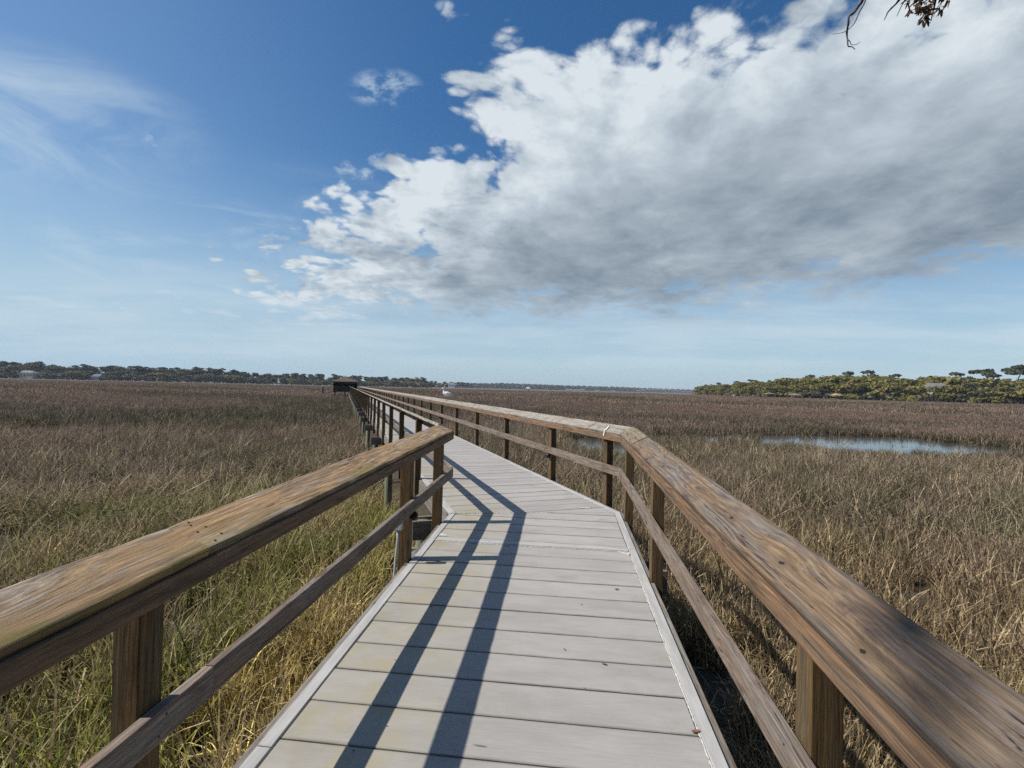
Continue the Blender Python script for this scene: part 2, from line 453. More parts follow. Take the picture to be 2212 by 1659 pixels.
def leaf_mat(name, cols, trans=0.25):
    m, q, b, out = new_mat(name)
    at = q.node('ShaderNodeAttribute', attribute_name='leafv')
    oi = q.node('ShaderNodeObjectInfo')
    r, g, bl = q.xyz(at.outputs['Color'])
    tone = q.m('ADD', q.m('MULTIPLY', oi.outputs['Random'], 0.5), q.m('MULTIPLY', r, 0.5))
    n = len(cols)
    c = q.ramp(tone, [(i / (n - 1), cc) for i, cc in enumerate(cols)])
    c = q.v('SCALE', c, scale=q.m('ADD', 0.62, q.m('MULTIPLY', g, 0.76)))
    q.put(b.inputs['Base Color'], c)
    b.inputs['Roughness'].default_value = 0.7
    tr = q.node('ShaderNodeBsdfTranslucent')
    q.put(tr.inputs[0], c)
    mx = q.node('ShaderNodeMixShader')
    mx.inputs[0].default_value = trans
    q.l.new(b.outputs[0], mx.inputs[1])
    q.l.new(tr.outputs[0], mx.inputs[2])
    q.l.new(mx.outputs[0], out.inputs[0])
    return m


M['leaf_oak'] = leaf_mat('spring oak foliage', [(0.22, 0.175, 0.042), (0.16, 0.16, 0.036), (0.205, 0.16, 0.042), (0.13, 0.138, 0.032), (0.175, 0.13, 0.046)])
M['leaf_mixed'] = leaf_mat('mixed shore foliage', [(0.115, 0.105, 0.045), (0.075, 0.085, 0.04), (0.11, 0.09, 0.055), (0.06, 0.075, 0.04), (0.14, 0.12, 0.045)])
M['leaf_pine'] = leaf_mat('pine foliage', [(0.040, 0.052, 0.027), (0.055, 0.066, 0.032), (0.036, 0.048, 0.032)], 0.12)
M['leaf_branch'] = leaf_mat('branch leaves', [(0.05, 0.05, 0.02), (0.13, 0.075, 0.03), (0.09, 0.045, 0.028), (0.09, 0.08, 0.03)], 0.3)


def grass_mat():
    m, q, b, out = new_mat('marsh grass blades')
    ti = q.node('ShaderNodeAttribute', attribute_type='INSTANCER', attribute_name='tint')
    bl = q.node('ShaderNodeAttribute', attribute_name='blade')
    r, g, h = q.xyz(bl.outputs['Color'])          # random 1, random 2, height along the blade
    tr_, tg_, tb_ = q.xyz(ti.outputs['Color'])
    c = q.v('SCALE', ti.outputs['Color'], scale=q.m('ADD', 0.34, q.m('MULTIPLY', q.m('POWER', r, 1.6), 1.85)))
    straw = q.mix(0.55, ti.outputs['Color'], (0.52, 0.40, 0.24))
    c = q.mix(q.ss(g, 0.70, 0.78, 0, 0.85), c, straw)
    gm = q.m('MULTIPLY', q.ss(g, 0.26, 0.20), q.ss(q.m('SUBTRACT', tg_, tr_), -0.035, 0.02))
    c = q.mix(gm, c, (0.115, 0.150, 0.035))
    rm = q.m('MULTIPLY', q.ss(g, 0.45, 0.40), q.ss(g, 0.30, 0.34))
    c = q.mix(q.m('MULTIPLY', rm, 0.6), c, (0.12, 0.062, 0.045))
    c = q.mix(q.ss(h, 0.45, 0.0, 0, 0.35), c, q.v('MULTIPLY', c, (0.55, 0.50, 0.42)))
    ge = q.node('ShaderNodeNewGeometry')
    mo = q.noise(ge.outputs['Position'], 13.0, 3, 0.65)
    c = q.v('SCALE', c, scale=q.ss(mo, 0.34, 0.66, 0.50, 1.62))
    q.put(b.inputs['Base Color'], c)
    b.inputs['Roughness'].default_value = 0.6
    tr = q.node('ShaderNodeBsdfTranslucent')
    q.put(tr.inputs[0], c)
    mx = q.node('ShaderNodeMixShader')
    mx.inputs[0].default_value = 0.3
    q.l.new(b.outputs[0], mx.inputs[1])
    q.l.new(tr.outputs[0], mx.inputs[2])
    q.l.new(mx.outputs[0], out.inputs[0])
    return m


M['grass'] = grass_mat()


def ground_mat():
    m, q, b, out = new_mat('marsh mud and far reeds')
    ge = q.node('ShaderNodeNewGeometry')
    P = ge.outputs['Position']
    X, Y, Z = q.xyz(P)
    d = q.v('LENGTH', P)
    mud = q.mix(q.noise(P, 3.0, 6, 0.65), (0.050, 0.040, 0.028), (0.105, 0.082, 0.055))
    n = q.noise(q.v('MULTIPLY', P, (0.012, 0.030, 0.0)), 1.0, 6, 0.6)
    n2 = q.noise(q.v('MULTIPLY', P, (0.5, 0.5, 0.0)), 1.0, 4, 0.6)
    far = q.ramp(n, [(0.25, (0.080, 0.066, 0.055)), (0.5, (0.135, 0.104, 0.086)), (0.75, (0.165, 0.135, 0.105))])
    far = q.v('SCALE', far, scale=q.ss(n2, 0.3, 0.7, 0.7, 1.2))
    q.put(b.inputs['Base Color'], q.mix(q.ss(d, 60.0, 170.0), mud, far))
    b.inputs['Roughness'].default_value = 0.95
    bump(q, b, q.noise(P, 2.0, 5, 0.7), 0.6, 0.15)
    return m


M['ground'] = ground_mat()


def water_mat():
    m, q, b, out = new_mat('still marsh water')
    ge = q.node('ShaderNodeNewGeometry')
    q.put(b.inputs['Base Color'], (0.055, 0.058, 0.052))
    b.inputs['Roughness'].default_value = 0.10
    b.inputs['Specular IOR Level'].default_value = 0.6
    n = q.noise(q.v('MULTIPLY', ge.outputs['Position'], (1.5, 4.0, 1.0)), 1.0, 3, 0.5)
    bump(q, b, n, 0.10, 0.03)
    return m


M['water'] = water_mat()

# ------------------------------------------------------------------ object helpers
WM = {}


def link(name, mesh, mat, parent=None, mw=None):
    o = bpy.data.objects.new(name, mesh)
    COL.objects.link(o)
    if mesh is not None and mat is not None and not mesh.materials:
        mesh.materials.append(mat)
    mw = mw if mw is not None else Matrix.Identity(4)
    WM[o] = mw.copy()
    if parent is not None:
        o.parent = parent
        o.matrix_basis = WM[parent].inverted() @ mw
    else:
        o.matrix_basis = mw
    return o


def tag(o, label=None, cat=None, group=None, kind=None):
    if label: o['label'] = label
    if cat: o['category'] = cat
    if group: o['group'] = group
    if kind: o['kind'] = kind
    return o


def thing(name, label, cat, loc=(0, 0, 0), rotz=0.0, group=None):
    o = link(name, None, None, None, Matrix.Translation(loc) @ Matrix.Rotation(rotz, 4, 'Z'))
    o.empty_display_size = 0.2
    return tag(o, label, cat, group)


def copy_tree(src, mw, label=None, parent=None):
    c = src.copy()
    COL.objects.link(c)
    WM[c] = mw.copy()
    if parent is None:
        c.matrix_basis = mw
    else:
        c.parent = parent
    if label: c['label'] = label
    for ch in src.children:
        copy_tree(ch, mw @ ch.matrix_basis, None, c)
    return c


class MB:
    def __init__(s):
        s.v, s.f = [], []

    def add(s, vs, fs):
        n = len(s.v)
        s.v += [tuple(v) for v in vs]
        s.f += [tuple(i + n for i in f) for f in fs]

    def box(s, x0, x1, y0, y1, z0, z1):
        s.add([(x0, y0, z0), (x1, y0, z0), (x1, y1, z0), (x0, y1, z0), (x0, y0, z1), (x1, y0, z1), (x1, y1, z1), (x0, y1, z1)],
              [(0, 3, 2, 1), (4, 5, 6, 7), (0, 1, 5, 4), (1, 2, 6, 5), (2, 3, 7, 6), (3, 0, 4, 7)])

    def prism(s, poly, z0, z1):
        n = len(poly)
        s.add([(*p, z0) for p in poly] + [(*p, z1) for p in poly],
              [tuple(range(n - 1, -1, -1)), tuple(range(n, 2 * n))] + [(i, (i + 1) % n, n + (i + 1) % n, n + i) for i in range(n)])

    def rings(s, rings, cap=True):
        n = len(rings[0])
        vs = [p for r in rings for p in r]
        fs = []
        for k in range(len(rings) - 1):
            for i in range(n):
                a, b_ = k * n + i, k * n + (i + 1) % n
                fs.append((a, b_, b_ + n, a + n))
        if cap:
            fs.append(tuple(range(n - 1, -1, -1)))
            fs.append(tuple(range((len(rings) - 1) * n, len(rings) * n)))
        s.add(vs, fs)

    def tube(s, pts, rad, n=8):
        pts = [Vector(p) for p in pts]
        rad = rad if isinstance(rad, (list, tuple)) else [rad] * len(pts)
        rs = []
        up = Vector((0.13, 0.31, 0.94)).normalized()
        for i, p in enumerate(pts):
            d = (pts[min(i + 1, len(pts) - 1)] - pts[max(i - 1, 0)]).normalized()
            a = d.cross(up)
            if a.length < 1e-3: a = d.cross(Vector((1, 0, 0)))
            a.normalize()
            b_ = d.cross(a)
            rs.append([p + (a * math.cos(2 * math.pi * k / n) + b_ * math.sin(2 * math.pi * k / n)) * rad[i] for k in range(n)])
        s.rings(rs)

    def mesh(s, name, smooth=False, bevel=0.0):
        me = bpy.data.meshes.new(name)
        me.from_pydata(s.v, [], s.f)
        if bevel > 0:
            bm = bmesh.new()
            bm.from_mesh(me)
            bmesh.ops.bevel(bm, geom=list(bm.edges), offset=bevel, segments=1, affect='EDGES', profile=0.5)
            bm.to_mesh(me)
            bm.free()
        me.validate()
        me.update()
        if smooth:
            me.polygons.foreach_set('use_smooth', [True] * len(me.polygons))
        return me


def frame(p, xdir, zdir):
    x = Vector(xdir).normalized()
    z = Vector(zdir)
    z = (z - x * z.dot(x)).normalized()
    y = z.cross(x)
    return Matrix(((x.x, y.x, z.x, p[0]), (x.y, y.y, z.y, p[1]), (x.z, y.z, z.z, p[2]), (0, 0, 0, 1)))


# ------------------------------------------------------------------ boardwalk frame of reference
CT = Vector((0.31, 5.465, 0.10))
U1 = Vector((0.1035, 0.9946, 0.025)).normalized()
N1v = Vector((0.9946, -0.1035, 0.0))
U2 = Vector((-0.3279, 0.9447, 0.0004)).normalized()
N2v = Vector((0.9447, 0.3279, 0.0))
MIT = 0.2227                      # along-walk shift of the bend per metre of lateral offset
S1, S2 = -7.0, 107.0
PITCH, GAP = 0.2475, 0.0085


def P(seg, s, lat, z=0.0):
    u, n = (U1, N1v) if seg == 1 else (U2, N2v)
    return CT + u * s + n * lat + Vector((0, 0, z))


def smit(seg, lat):
    return MIT * lat if seg == 1 else -MIT * lat


rnd = random.Random(7)
walk = thing('boardwalk', 'long grey plank boardwalk that bends left and runs out across the marsh', 'boardwalk', tuple(CT))
LATD = 0.882
# one plank mesh shared by all full planks, local X across the walk
mb = MB()
mb.box(-LATD, LATD, -(PITCH - GAP) / 2, (PITCH - GAP) / 2, -0.038, 0.0)
plank_me = mb.mesh('plank', bevel=0.0025)
plank_me.materials.append(M['deck'])
F1 = frame(CT, N1v, Vector((0, 0, 1)) - U1 * U1.z)
F2 = frame(CT, N2v, (0, 0, 1))
n_planks = 0
# planks of the near stretch (s < 0 at the bend) and cut ones at the mitre


def clip(poly, fn):
    out = []
    for i in range(len(poly)):
        a, b_ = poly[i], poly[(i + 1) % len(poly)]
        fa, fb = fn(a), fn(b_)
        if fa >= 0: out.append(a)
        if (fa >= 0) != (fb >= 0):
            k = fa / (fa - fb)
            out.append((a[0] + (b_[0] - a[0]) * k, a[1] + (b_[1] - a[1]) * k))
    return out


SEAM = -1.02       # transverse joint on the near stretch


def add_plank(F, s0, s1, side):
    """a plank covering s0..s1 along the walk, clipped by the bend line"""
    global n_planks
    g = 0.004
    if (side == 1 and s1 < -MIT * LATD - g) or (side == 2 and s0 > MIT * LATD + g):
        if abs((s1 - s0) - PITCH) < 1e-4:
            mw = F @ Matrix.Translation((rnd.uniform(-.003, .003), (s0 + s1) / 2, rnd.uniform(-.0012, .0012))) @ Matrix.Rotation(rnd.uniform(-.0012, .0012), 4, 'Z')
            link('plank', plank_me, None, walk, mw)
            n_planks += 1
            return
    poly = [(-LATD, s0 + GAP / 2), (LATD, s0 + GAP / 2), (LATD, s1 - GAP / 2), (-LATD, s1 - GAP / 2)]
    if side == 1:
        poly = clip(poly, lambda p: MIT * p[0] - g - p[1])
    else:
        poly = clip(poly, lambda p: p[1] + MIT * p[0] - g)
    if len(poly) < 3:
        return
    cy = (s0 + s1) / 2
    b_ = MB()
    b_.prism([(x, y - cy) for x, y in poly], -0.038, 0.0)
    link('plank', b_.mesh('plank'), M['deck'], walk, F @ Matrix.Translation((0, cy, 0)))
    n_planks += 1


s = SEAM + 0.05
while s < MIT * LATD:
    add_plank(F1, s, s + PITCH, 1)
    s += PITCH
s = SEAM - 0.05
while s > S1:
    add_plank(F1, s - PITCH, s, 1)
    s -= PITCH
s = -MIT * LATD - 0.01
while n_planks < 298:
    add_plank(F2, s, s + PITCH, 2)
    s += PITCH
mb = MB()
while s < S2:
    mb.box(-LATD, LATD, s, s + PITCH - GAP, -0.038, 0.0)
    s += PITCH
tag(link('planks', mb.mesh('planks'), M['deck'], walk, F2), kind='stuff')
# seam strip (a thin pale board across) with lines of ragged sealant
mb = MB()
mb.box(-0.885, 0.885, SEAM - 0.046, SEAM + 0.046, -0.035, 0.001)
link('seam_board', mb.mesh('seam_board', bevel=0.003), M['trim'], walk, F1)


def ragged(F, pts, width, name, z=0.0022, amp=0.6, seed=1, keep=1.0):
    """a ragged bead of sealant along a polyline in deck coordinates"""
    r_ = random.Random(seed)
    b_ = MB()
    for i in range(len(pts) - 1):
        a, c = Vector(pts[i]), Vector(pts[i + 1])
        L = (c - a).length
        n = max(2, int(L / 0.013))
        d = (c - a) / L
        w = Vector((-d.y, d.x))
        prev = None
        for k in range(n + 1):
            p = a + d * (L * k / n)
            hw = width * (0.42 + amp * (r_.random() - 0.5) * (0.3 + r_.random() ** 3))
            off = width * 0.16 * (r_.random() - 0.5)
            cur = [(*(p + w * (off + hw)), z), (*(p + w * off), z + 0.0035 * r_.random() + 0.001), (*(p + w * (off - hw)), z)]
            if prev and r_.random() < keep:
                b_.add(prev + cur, [(0, 3, 4, 1), (1, 4, 5, 2)])
            prev = cur
    return tag(link(name, b_.mesh(name), M['caulk'], walk, F), kind='stuff')


ragged(F1, [(-0.80, SEAM - 0.075), (0.86, SEAM - 0.075)], 0.013, 'sealant_bead', seed=3, keep=0.8)
ragged(F1, [(0.884, -4.6), (0.884, SEAM - 0.08)], 0.010, 'sealant_bead', seed=4, keep=0.96)
ragged(F2, [(0.884, 0.05), (0.884, 3.4)], 0.018, 'sealant_bead', seed=5, keep=0.96)
ragged(F1, [(-0.86, -MIT * 0.86 - 0.004), (0.86, MIT * 0.86 - 0.004)], 0.012, 'sealant_bead', seed=6, keep=0.75)
# white corner patches of sealant
for F, poly in ((F1, [(-0.88, SEAM + 0.06), (-0.79, SEAM + 0.075), (-0.88, SEAM + 0.15)]),
                (F1, [(0.88, SEAM - 0.10), (0.78, SEAM - 0.085), (0.87, SEAM - 0.17)]),
                (F2, [(0.55, 0.055), (0.70, 0.03), (0.735, 0.055), (0.60, 0.085)])):
    b_ = MB()
    b_.prism(poly, 0.0015, 0.005)
    link('sealant_patch', b_.mesh('sealant_patch'), M['caulk'], walk, F)

# border boards beside the planks, rim beams outside them
T0, T1 = 0.889, 0.951


def flat_poly(name, F, poly, z0, z1, mat, bev=0.003):
    cx = sum(p[0] for p in poly) / len(poly)
    cy = sum(p[1] for p in poly) / len(poly)
    b_ = MB()
    # local X along the walk so that grain follows the board
    b_.prism([((y - cy), -(x - cx)) for x, y in poly][::1], z0, z1)
    mw = F @ Matrix.Translation((cx, cy, 0)) @ Matrix.Rotation(R(90), 4, 'Z')
    return link(name, b_.mesh(name, bevel=bev), mat, walk, mw)


for sd in (-1, 1):
    a, b2 = sd * T0, sd * T1
    for s0, s1 in ((S1, -3.6), (-3.594, SEAM - 0.004), (SEAM + 0.004, None)):
        e0 = MIT * a - 0.003 if s1 is None else s1
        e1 = MIT * b2 - 0.003 if s1 is None else s1
        flat_poly('border_board', F1, [(a, s0), (b2, s0), (b2, e1), (a, e0)], -0.036, 0.004, M['trim'])
    st = -MIT * a + 0.003
    en = -MIT * b2 + 0.003
    flat_poly('border_board', F2, [(a, st), (b2, en), (b2, 3.6), (a, 3.6)], -0.036, 0.004, M['trim'])
    s = 3.605
    while s < S2:
        s1 = min(s + 4.9, S2)
        flat_poly('border_board', F2, [(a, s), (b2, s), (b2, s1 - .005), (a, s1 - .005)], -0.036, 0.004, M['trim'], 0)
        s = s1

# post positions (front face, along the walk)
POST = 0.089
post_s = {(-1, 1): [-6.5, -4.16, -1.61, -0.58], (1, 1): [-6.4, -4.04, -1.69, -0.12],
          (-1, 2): [], (1, 2): [0.12]}
s = 2.26
while s < S2 - 1: post_s[(-1, 2)].append(s); s += 2.27
s = 1.80
while s < S2 - 1: post_s[(1, 2)].append(s); s += 2.28
RIM0, RIM1 = 0.955, 0.992
for sd in (-1, 1):
    for seg, F in ((1, F1), (2, F2)):
        edges = sorted(post_s[(sd, seg)])
        lo = S1 if seg == 1 else -MIT * sd * RIM0 + 0.01
        hi = MIT * sd * RIM0 - 0.01 if seg == 1 else S2
        prev = lo
        for e in edges + [hi + 0.004]:
            if e - 0.004 - prev > 0.05:
                b_ = MB()
                L = e - 0.004 - prev
                b_.box(-L / 2, L / 2, -(RIM1 - RIM0) / 2, (RIM1 - RIM0) / 2, -0.235, -0.012)
                mw = F @ Matrix.Translation((sd * (RIM0 + RIM1) / 2, prev + L / 2, 0)) @ Matrix.Rotation(R(90), 4, 'Z')
                link('rim_beam', b_.mesh('rim_beam', bevel=0.004 if prev < 15 else 0), M['rim'], walk, mw)
            prev = e + POST + 0.004

# joists, cap beams and piles underneath
for seg, F, lo, hi in ((1, F1, S1, -0.3), (2, F2, 0.3, S2)):
    for lat in (-0.45, 0.0, 0.45):
        b_ = MB()
        b_.box(-(hi - lo) / 2, (hi - lo) / 2, -0.019, 0.019, -0.235, -0.042)
        link('joist', b_.mesh('joist'), M['rim'], walk, F @ Matrix.Translation((lat, (lo + hi) / 2, 0)) @ Matrix.Rotation(R(90), 4, 'Z'))
GZ = -1.55
bents = [(1, -5.6), (1, -0.75)] + [(2, 0.95 + 4.9 * k) for k in range(22)]
for seg, s in bents:
    F = F1 if seg == 1 else F2
    for k in (0, 1):
        b_ = MB()
        b_.box(-1.27, 1.27, -0.019, 0.019, -0.47, -0.238)
        link('cap_beam', b_.mesh('cap_beam', bevel=0.004), M['rim'], walk, F @ Matrix.Translation((0, s + (0.10 if k else -0.10), 0)))
    for sd in (-1, 1):
        base = P(seg, s, sd * 1.13)
        b_ = MB()
        rr = 0.085 if s < 40 else 0.095
        zt = base.z - 0.25 + rnd.uniform(-.04, .02)
        ln = rnd.uniform(-.04, .04)
        mwp = Matrix.Translation(base)
        L = zt - GZ + 0.4
        b_.tube([(0, 0, 0), (L * .4, 0, 0), (L - .015, 0, 0), (L, 0, 0)], [rr * 1.1, rr, rr * .94, rr * .85], 12)
        mwp = frame((base.x + ln, base.y, GZ - 0.4), (-ln / L, 0.01, 1), (1, 0, 0))
        link('pile', b_.mesh('pile', smooth=True), M['pile'], walk, mwp)

# ------------------------------------------------------------------ railings
rail = {}
rail[-1] = thing('railing', 'weathered wooden railing along the left edge of the boardwalk with greenish stained cap', 'railing', tuple(P(1, -4, -1.0)))
rail[1] = thing('railing', 'weathered wooden railing along the right edge of the boardwalk where the white bird stands', 'railing', tuple(P(1, -4, 1.0)))
CAPW, CAPT = 0.186, 0.038


def loft_board(name, mat, parent, seg, sd, lat0, z0, lat1, z1, th, s0, s1, n, rough, m0=False, m1=False, seed=0, rnd_r=0.007):
    """a board whose upper face spans (lat0,z0)-(lat1,z1) across the walk; m0 / m1: ends mitred at the bend"""
    r_ = random.Random(seed)
    Fm = P(seg, 0, 0)
    u, nn = (U1, N1v) if seg == 1 else (U2, N2v)
    up = Vector((0, 0, 1))
    e = (nn * (lat1 - lat0) * 1.0 + up * (z1 - z0))
    wid = e.length
    e.normalize()
    org = P(seg, (s0 + s1) / 2, lat0, z0)
    # local frame: X along, Y across the face, Z out of it
    zn = u.cross(e)
    if zn.z < 0 and abs(zn.z) > 0.15: zn = -zn
    if abs(zn.z) <= 0.15 and zn.dot(nn) * sd > 0: zn = -zn
    mw = frame(org, u, zn)
    ysign = 1 if Vector((mw[0][1], mw[1][1], mw[2][1])).dot(e) > 0 else -1
    L = s1 - s0
    q = rnd_r
    prof = [(q, 0), (wid * .25, 0), (wid * .5, 0), (wid * .75, 0), (wid - q, 0), (wid - q * .3, -q * .3), (wid, -q), (wid, -th + q), (wid - q, -th), (q, -th), (0, -th + q), (0, -q), (q * .3, -q * .3)]
    rings = []
    for k in range(n + 1):
        x = -L / 2 + L * k / n
        ring = []
        for j, (y, z) in enumerate(prof):
            xx = x
            # mitre: shift ends by lateral offset
            lat = lat0 + (lat1 - lat0) * (y / wid)
            sh = smit(seg, lat)
            if m1 and k == n: xx = sh - (s0 + s1) / 2 - 0.0015
            if m0 and k == 0: xx = sh - (s0 + s1) / 2 + 0.0015
            w1 = mnoise.noise(Vector((x * 3.1 + seed * 7.7, y * 9, z * 30 + seed))) * rough
            w2 = mnoise.noise(Vector((x * 11.0 + seed * 3.3, y * 30, z * 50))) * rough * 0.6
            edge = 1.0 if j in (0, 4, 5, 6, 7, 8, 9, 10, 11, 12) else 0.35
            yy = y + (w1 + w2) * edge * (1 if y > wid / 2 else -1) * 0.8
            zz = z + (w2 * edge + mnoise.noise(Vector((x * 0.9 + seed, y * 4, 3.3))) * rough * 1.2)
            ring.append((xx, yy * ysign, zz))
        rings.append(ring if ysign < 0 else ring[::-1])
    b_ = MB()
    b_.rings(rings)
    me = b_.mesh(name)
    bm = bmesh.new(); bm.from_mesh(me)
    bmesh.ops.recalc_face_normals(bm, faces=bm.faces)
    bm.to_mesh(me); bm.free()
    return link(name, me, mat, parent, mw)


def nail_at(board, x, y, z=0.0006, r=0.0045):
    b_ = MB()
    b_.rings([[(r * math.cos(a) * k, r * math.sin(a) * k, h) for a in [2 * math.pi * i / 8 for i in range(8)]] for k, h in ((1.0, 0.0), (0.75, 0.0012))])
    link('nail', b_.mesh('nail'), M['nail'], board, WM[board] @ Matrix.Translation((x, y, z)))


CI, CO = 0.928, 1.096           # inner / outer edge of the tilted cap
ZI = {-1: 0.925, 1: 0.905}
ZO = {-1: 0.99, 1: 0.985}
sid = 10
for sd in (-1, 1):
    par = rail[sd]
    li, lo = sd * CI, sd * CO
    zi, zo = ZI[sd], ZO[sd]
    # caps ----------------------------------------------------------------
    if sd < 0:
        near = [(S1, -3.93, False, 'cap_left', 40), (-3.926, None, True, 'cap_left', 44)]
    else:
        near = [(S1, -5.4, False, 'cap_right', 12), (-5.396, -0.72, False, 'cap_right', 48), (-0.716, None, True, 'cap_right_far_end', 14)]
    for s0, s1, mit, mt, n in near:
        e = 0.0 if s1 is None else s1
        sid += 1
        b = loft_board('cap_board', M[mt], par, 1, sd, li, zi, lo, zo, CAPT, s0, e if not mit else MIT * li, n, 0.005, m1=mit, seed=sid)
        L = (e if not mit else MIT * li) - s0
        for ex in (-L / 2 + 0.05, -L / 2 + 0.09, L / 2 - 0.06):
            for yy in (0.035, 0.10, 0.15):
                sg = -1 if WM[b].to_3x3().col[1].dot(N1v * sd) < 0 else 1
                nail_at(b, ex + rnd.uniform(-.02, .02), sg * (yy + rnd.uniform(-.01, .01)))
    s = 0.0
    first = True
    k = 0
    while s < S2:
        s1 = min(s + (0.58 if first and sd > 0 else 3.64 if not first else 3.2), S2)
        sid += 1
        nseg = 14 if s < 12 else 8 if s < 30 else 2
        loft_board('cap_board', M['cap_far'], par, 2, sd, li, zi, lo, zo, CAPT, -MIT * li if first else s + .004, s1, nseg, 0.006 if s < 30 else 0.002, m0=first, seed=sid)
        first = False
        s = s1
    # board under the cap and the middle rail -------------------------------
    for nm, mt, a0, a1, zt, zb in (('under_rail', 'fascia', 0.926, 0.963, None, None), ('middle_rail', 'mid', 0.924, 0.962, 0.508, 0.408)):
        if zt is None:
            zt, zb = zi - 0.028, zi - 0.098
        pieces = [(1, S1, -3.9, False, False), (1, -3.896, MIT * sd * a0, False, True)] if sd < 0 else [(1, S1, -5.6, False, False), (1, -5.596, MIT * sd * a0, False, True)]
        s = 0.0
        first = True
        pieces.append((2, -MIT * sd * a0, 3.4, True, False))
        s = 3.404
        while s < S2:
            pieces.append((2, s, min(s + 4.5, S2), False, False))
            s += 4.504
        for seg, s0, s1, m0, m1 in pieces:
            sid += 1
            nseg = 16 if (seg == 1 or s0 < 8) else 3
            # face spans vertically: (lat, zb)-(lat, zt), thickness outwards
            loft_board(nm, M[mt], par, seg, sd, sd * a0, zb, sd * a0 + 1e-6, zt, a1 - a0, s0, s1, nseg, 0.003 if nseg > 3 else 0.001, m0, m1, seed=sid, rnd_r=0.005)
    # posts ------------------------------------------------------------------
    for seg in (1, 2):
        u, nn = (U1, N1v) if seg == 1 else (U2, N2v)
        uf = Vector((u.x, u.y, 0)).normalized()
        for s in post_s[(sd, seg)]:
            if seg == 2 and s > 80: pass
            b_ = MB()
            top = zi + (0.085 / (CO - CI) * (zo - zi)) - 0.062
            zb = -0.42
            b_.box(zb, top - 0.012, -POST / 2, POST / 2, -POST / 2, POST / 2)
            base = P(seg, s + POST / 2, sd * (0.966 + POST / 2))
            mw = frame(tuple(base), (rnd.uniform(-.008, .008), rnd.uniform(-.008, .008), 1), -uf)
            link('post', b_.mesh('post', bevel=0.004 if s < 20 else 0), M['post'], par, mw)

print('planks', n_planks)

# lamps under the middle rail, fixed to the posts
def lamp_mesh():
    b_ = MB()
    def ring(r, z, n=14): return [(r * math.cos(2 * math.pi * i / n), r * math.sin(2 * math.pi * i / n), z) for i in range(n)]
    b_.rings([ring(.026, 0), ring(.026, .012), ring(.034, .014), ring(.036, .03), ring(.031, .046), ring(.018, .056), ring(.004, .059)])
    me = b_.mesh('rail_light', smooth=True)
    me.materials.append(M['black'])
    return me


lamp_me = lamp_mesh()
for sd, seg, s in ((1, 2, 1.80), (-1, 1, -1.61), (-1, 2, 9.11), (1, 2, 10.92)):
    u, nn = (U1, N1v) if seg == 1 else (U2, N2v)
    p = P(seg, s + POST * .5, sd * 0.965, 0.365)
    link('rail_light', lamp_me, None, rail[sd], frame(tuple(p), (0, 0, 1), tuple(-nn * sd)))

for o in list(bpy.data.objects):
    if o.name.split('.')[0] == 'middle_rail':
        sd = -1 if o.parent == rail[-1] else 1
        for seg in (1, 2):
            u, nn = (U1, N1v) if seg == 1 else (U2, N2v)
            for s in post_s[(sd, seg)]:
                if s > 9: continue
                for dz_ in (0.433, 0.483):
                    w3 = P(seg, s + POST * (.35 if dz_ < .45 else .65), sd * 0.9235, dz_)
                    loc = WM[o].inverted() @ w3
                    xs = [v.co.x for v in o.data.vertices]
                    if min(xs) < loc.x < max(xs) and abs(loc.z) < 0.03 and abs(loc.y) < .15:
                        b_ = MB()
                        b_.rings([[(.0045 * k * math.cos(a), .0045 * k * math.sin(a), h) for a in [2 * math.pi * i / 8 for i in range(8)]] for k, h in ((1, 0), (.7, .0025))])
                        link('nail', b_.mesh('nail'), M['nail'], o, frame(tuple(w3), (0, 0, 1), tuple(-nn * sd)))

# ------------------------------------------------------------------ terrain
YH = lambda px: 812.8 + 0.0238 * px
PONDS = [  # x, y, rx, ry, rot, z
    (23.6, 31.0, 7.6, 5.6, 12, -1.43), (5.2, 26.0, 1.7, 4.2, 12, -1.43), (13.2, 31.2, 5.0, 2.5, 6, -1.43),
    (52.0, 187.0, 11.0, 4.0, 30, -0.98), (24.0, 400.0, 17.0, 22.0, 0, -0.95)]


def sstep(a, b_, x):
    k = np.clip((x - a) / (b_ - a), 0, 1)
    return k * k * (3 - 2 * k)


def vnoise(x, y, seed=0):
    xi, yi = np.floor(x).astype(np.int64), np.floor(y).astype(np.int64)
    fx, fy = x - xi, y - yi
    fx, fy = fx * fx * (3 - 2 * fx), fy * fy * (3 - 2 * fy)

    def hsh(i, j):
        n = (i * 374761393 + j * 668265263 + seed * 982451653) & 0xffffffff
        n = ((n ^ (n >> 13)) * 1274126177) & 0xffffffff
        return ((n ^ (n >> 16)) & 0xffff) / 65535.0
    a = hsh(xi, yi) * (1 - fx) + hsh(xi + 1, yi) * fx
    c = hsh(xi, yi + 1) * (1 - fx) + hsh(xi + 1, yi + 1) * fx
    return a * (1 - fy) + c * fy


def fbm(x, y, seed=0, oct=4):
    v, a, tot = 0.0, 1.0, 0.0
    for i in range(oct):
        v = v + a * vnoise(x, y, seed + i)
        tot += a
        x, y, a = x * 2.03 + 11.3, y * 2.03 + 7.7, a * 0.55
    return v / tot


def pond_val(x, y):
    """<1 inside a pond (ragged outline)"""
    best = np.full_like(x, 9.0)
    for px_, py_, rx, ry, ro, z in PONDS:
        c, s_ = math.cos(R(ro)), math.sin(R(ro))
        u, w_ = (x - px_) * c + (y - py_) * s_, -(x - px_) * s_ + (y - py_) * c
        best = np.minimum(best, (u / rx) ** 2 + (w_ / ry) ** 2)
    return best + (fbm(x * 0.45, y * 0.45, 5) - 0.5) * 1.0


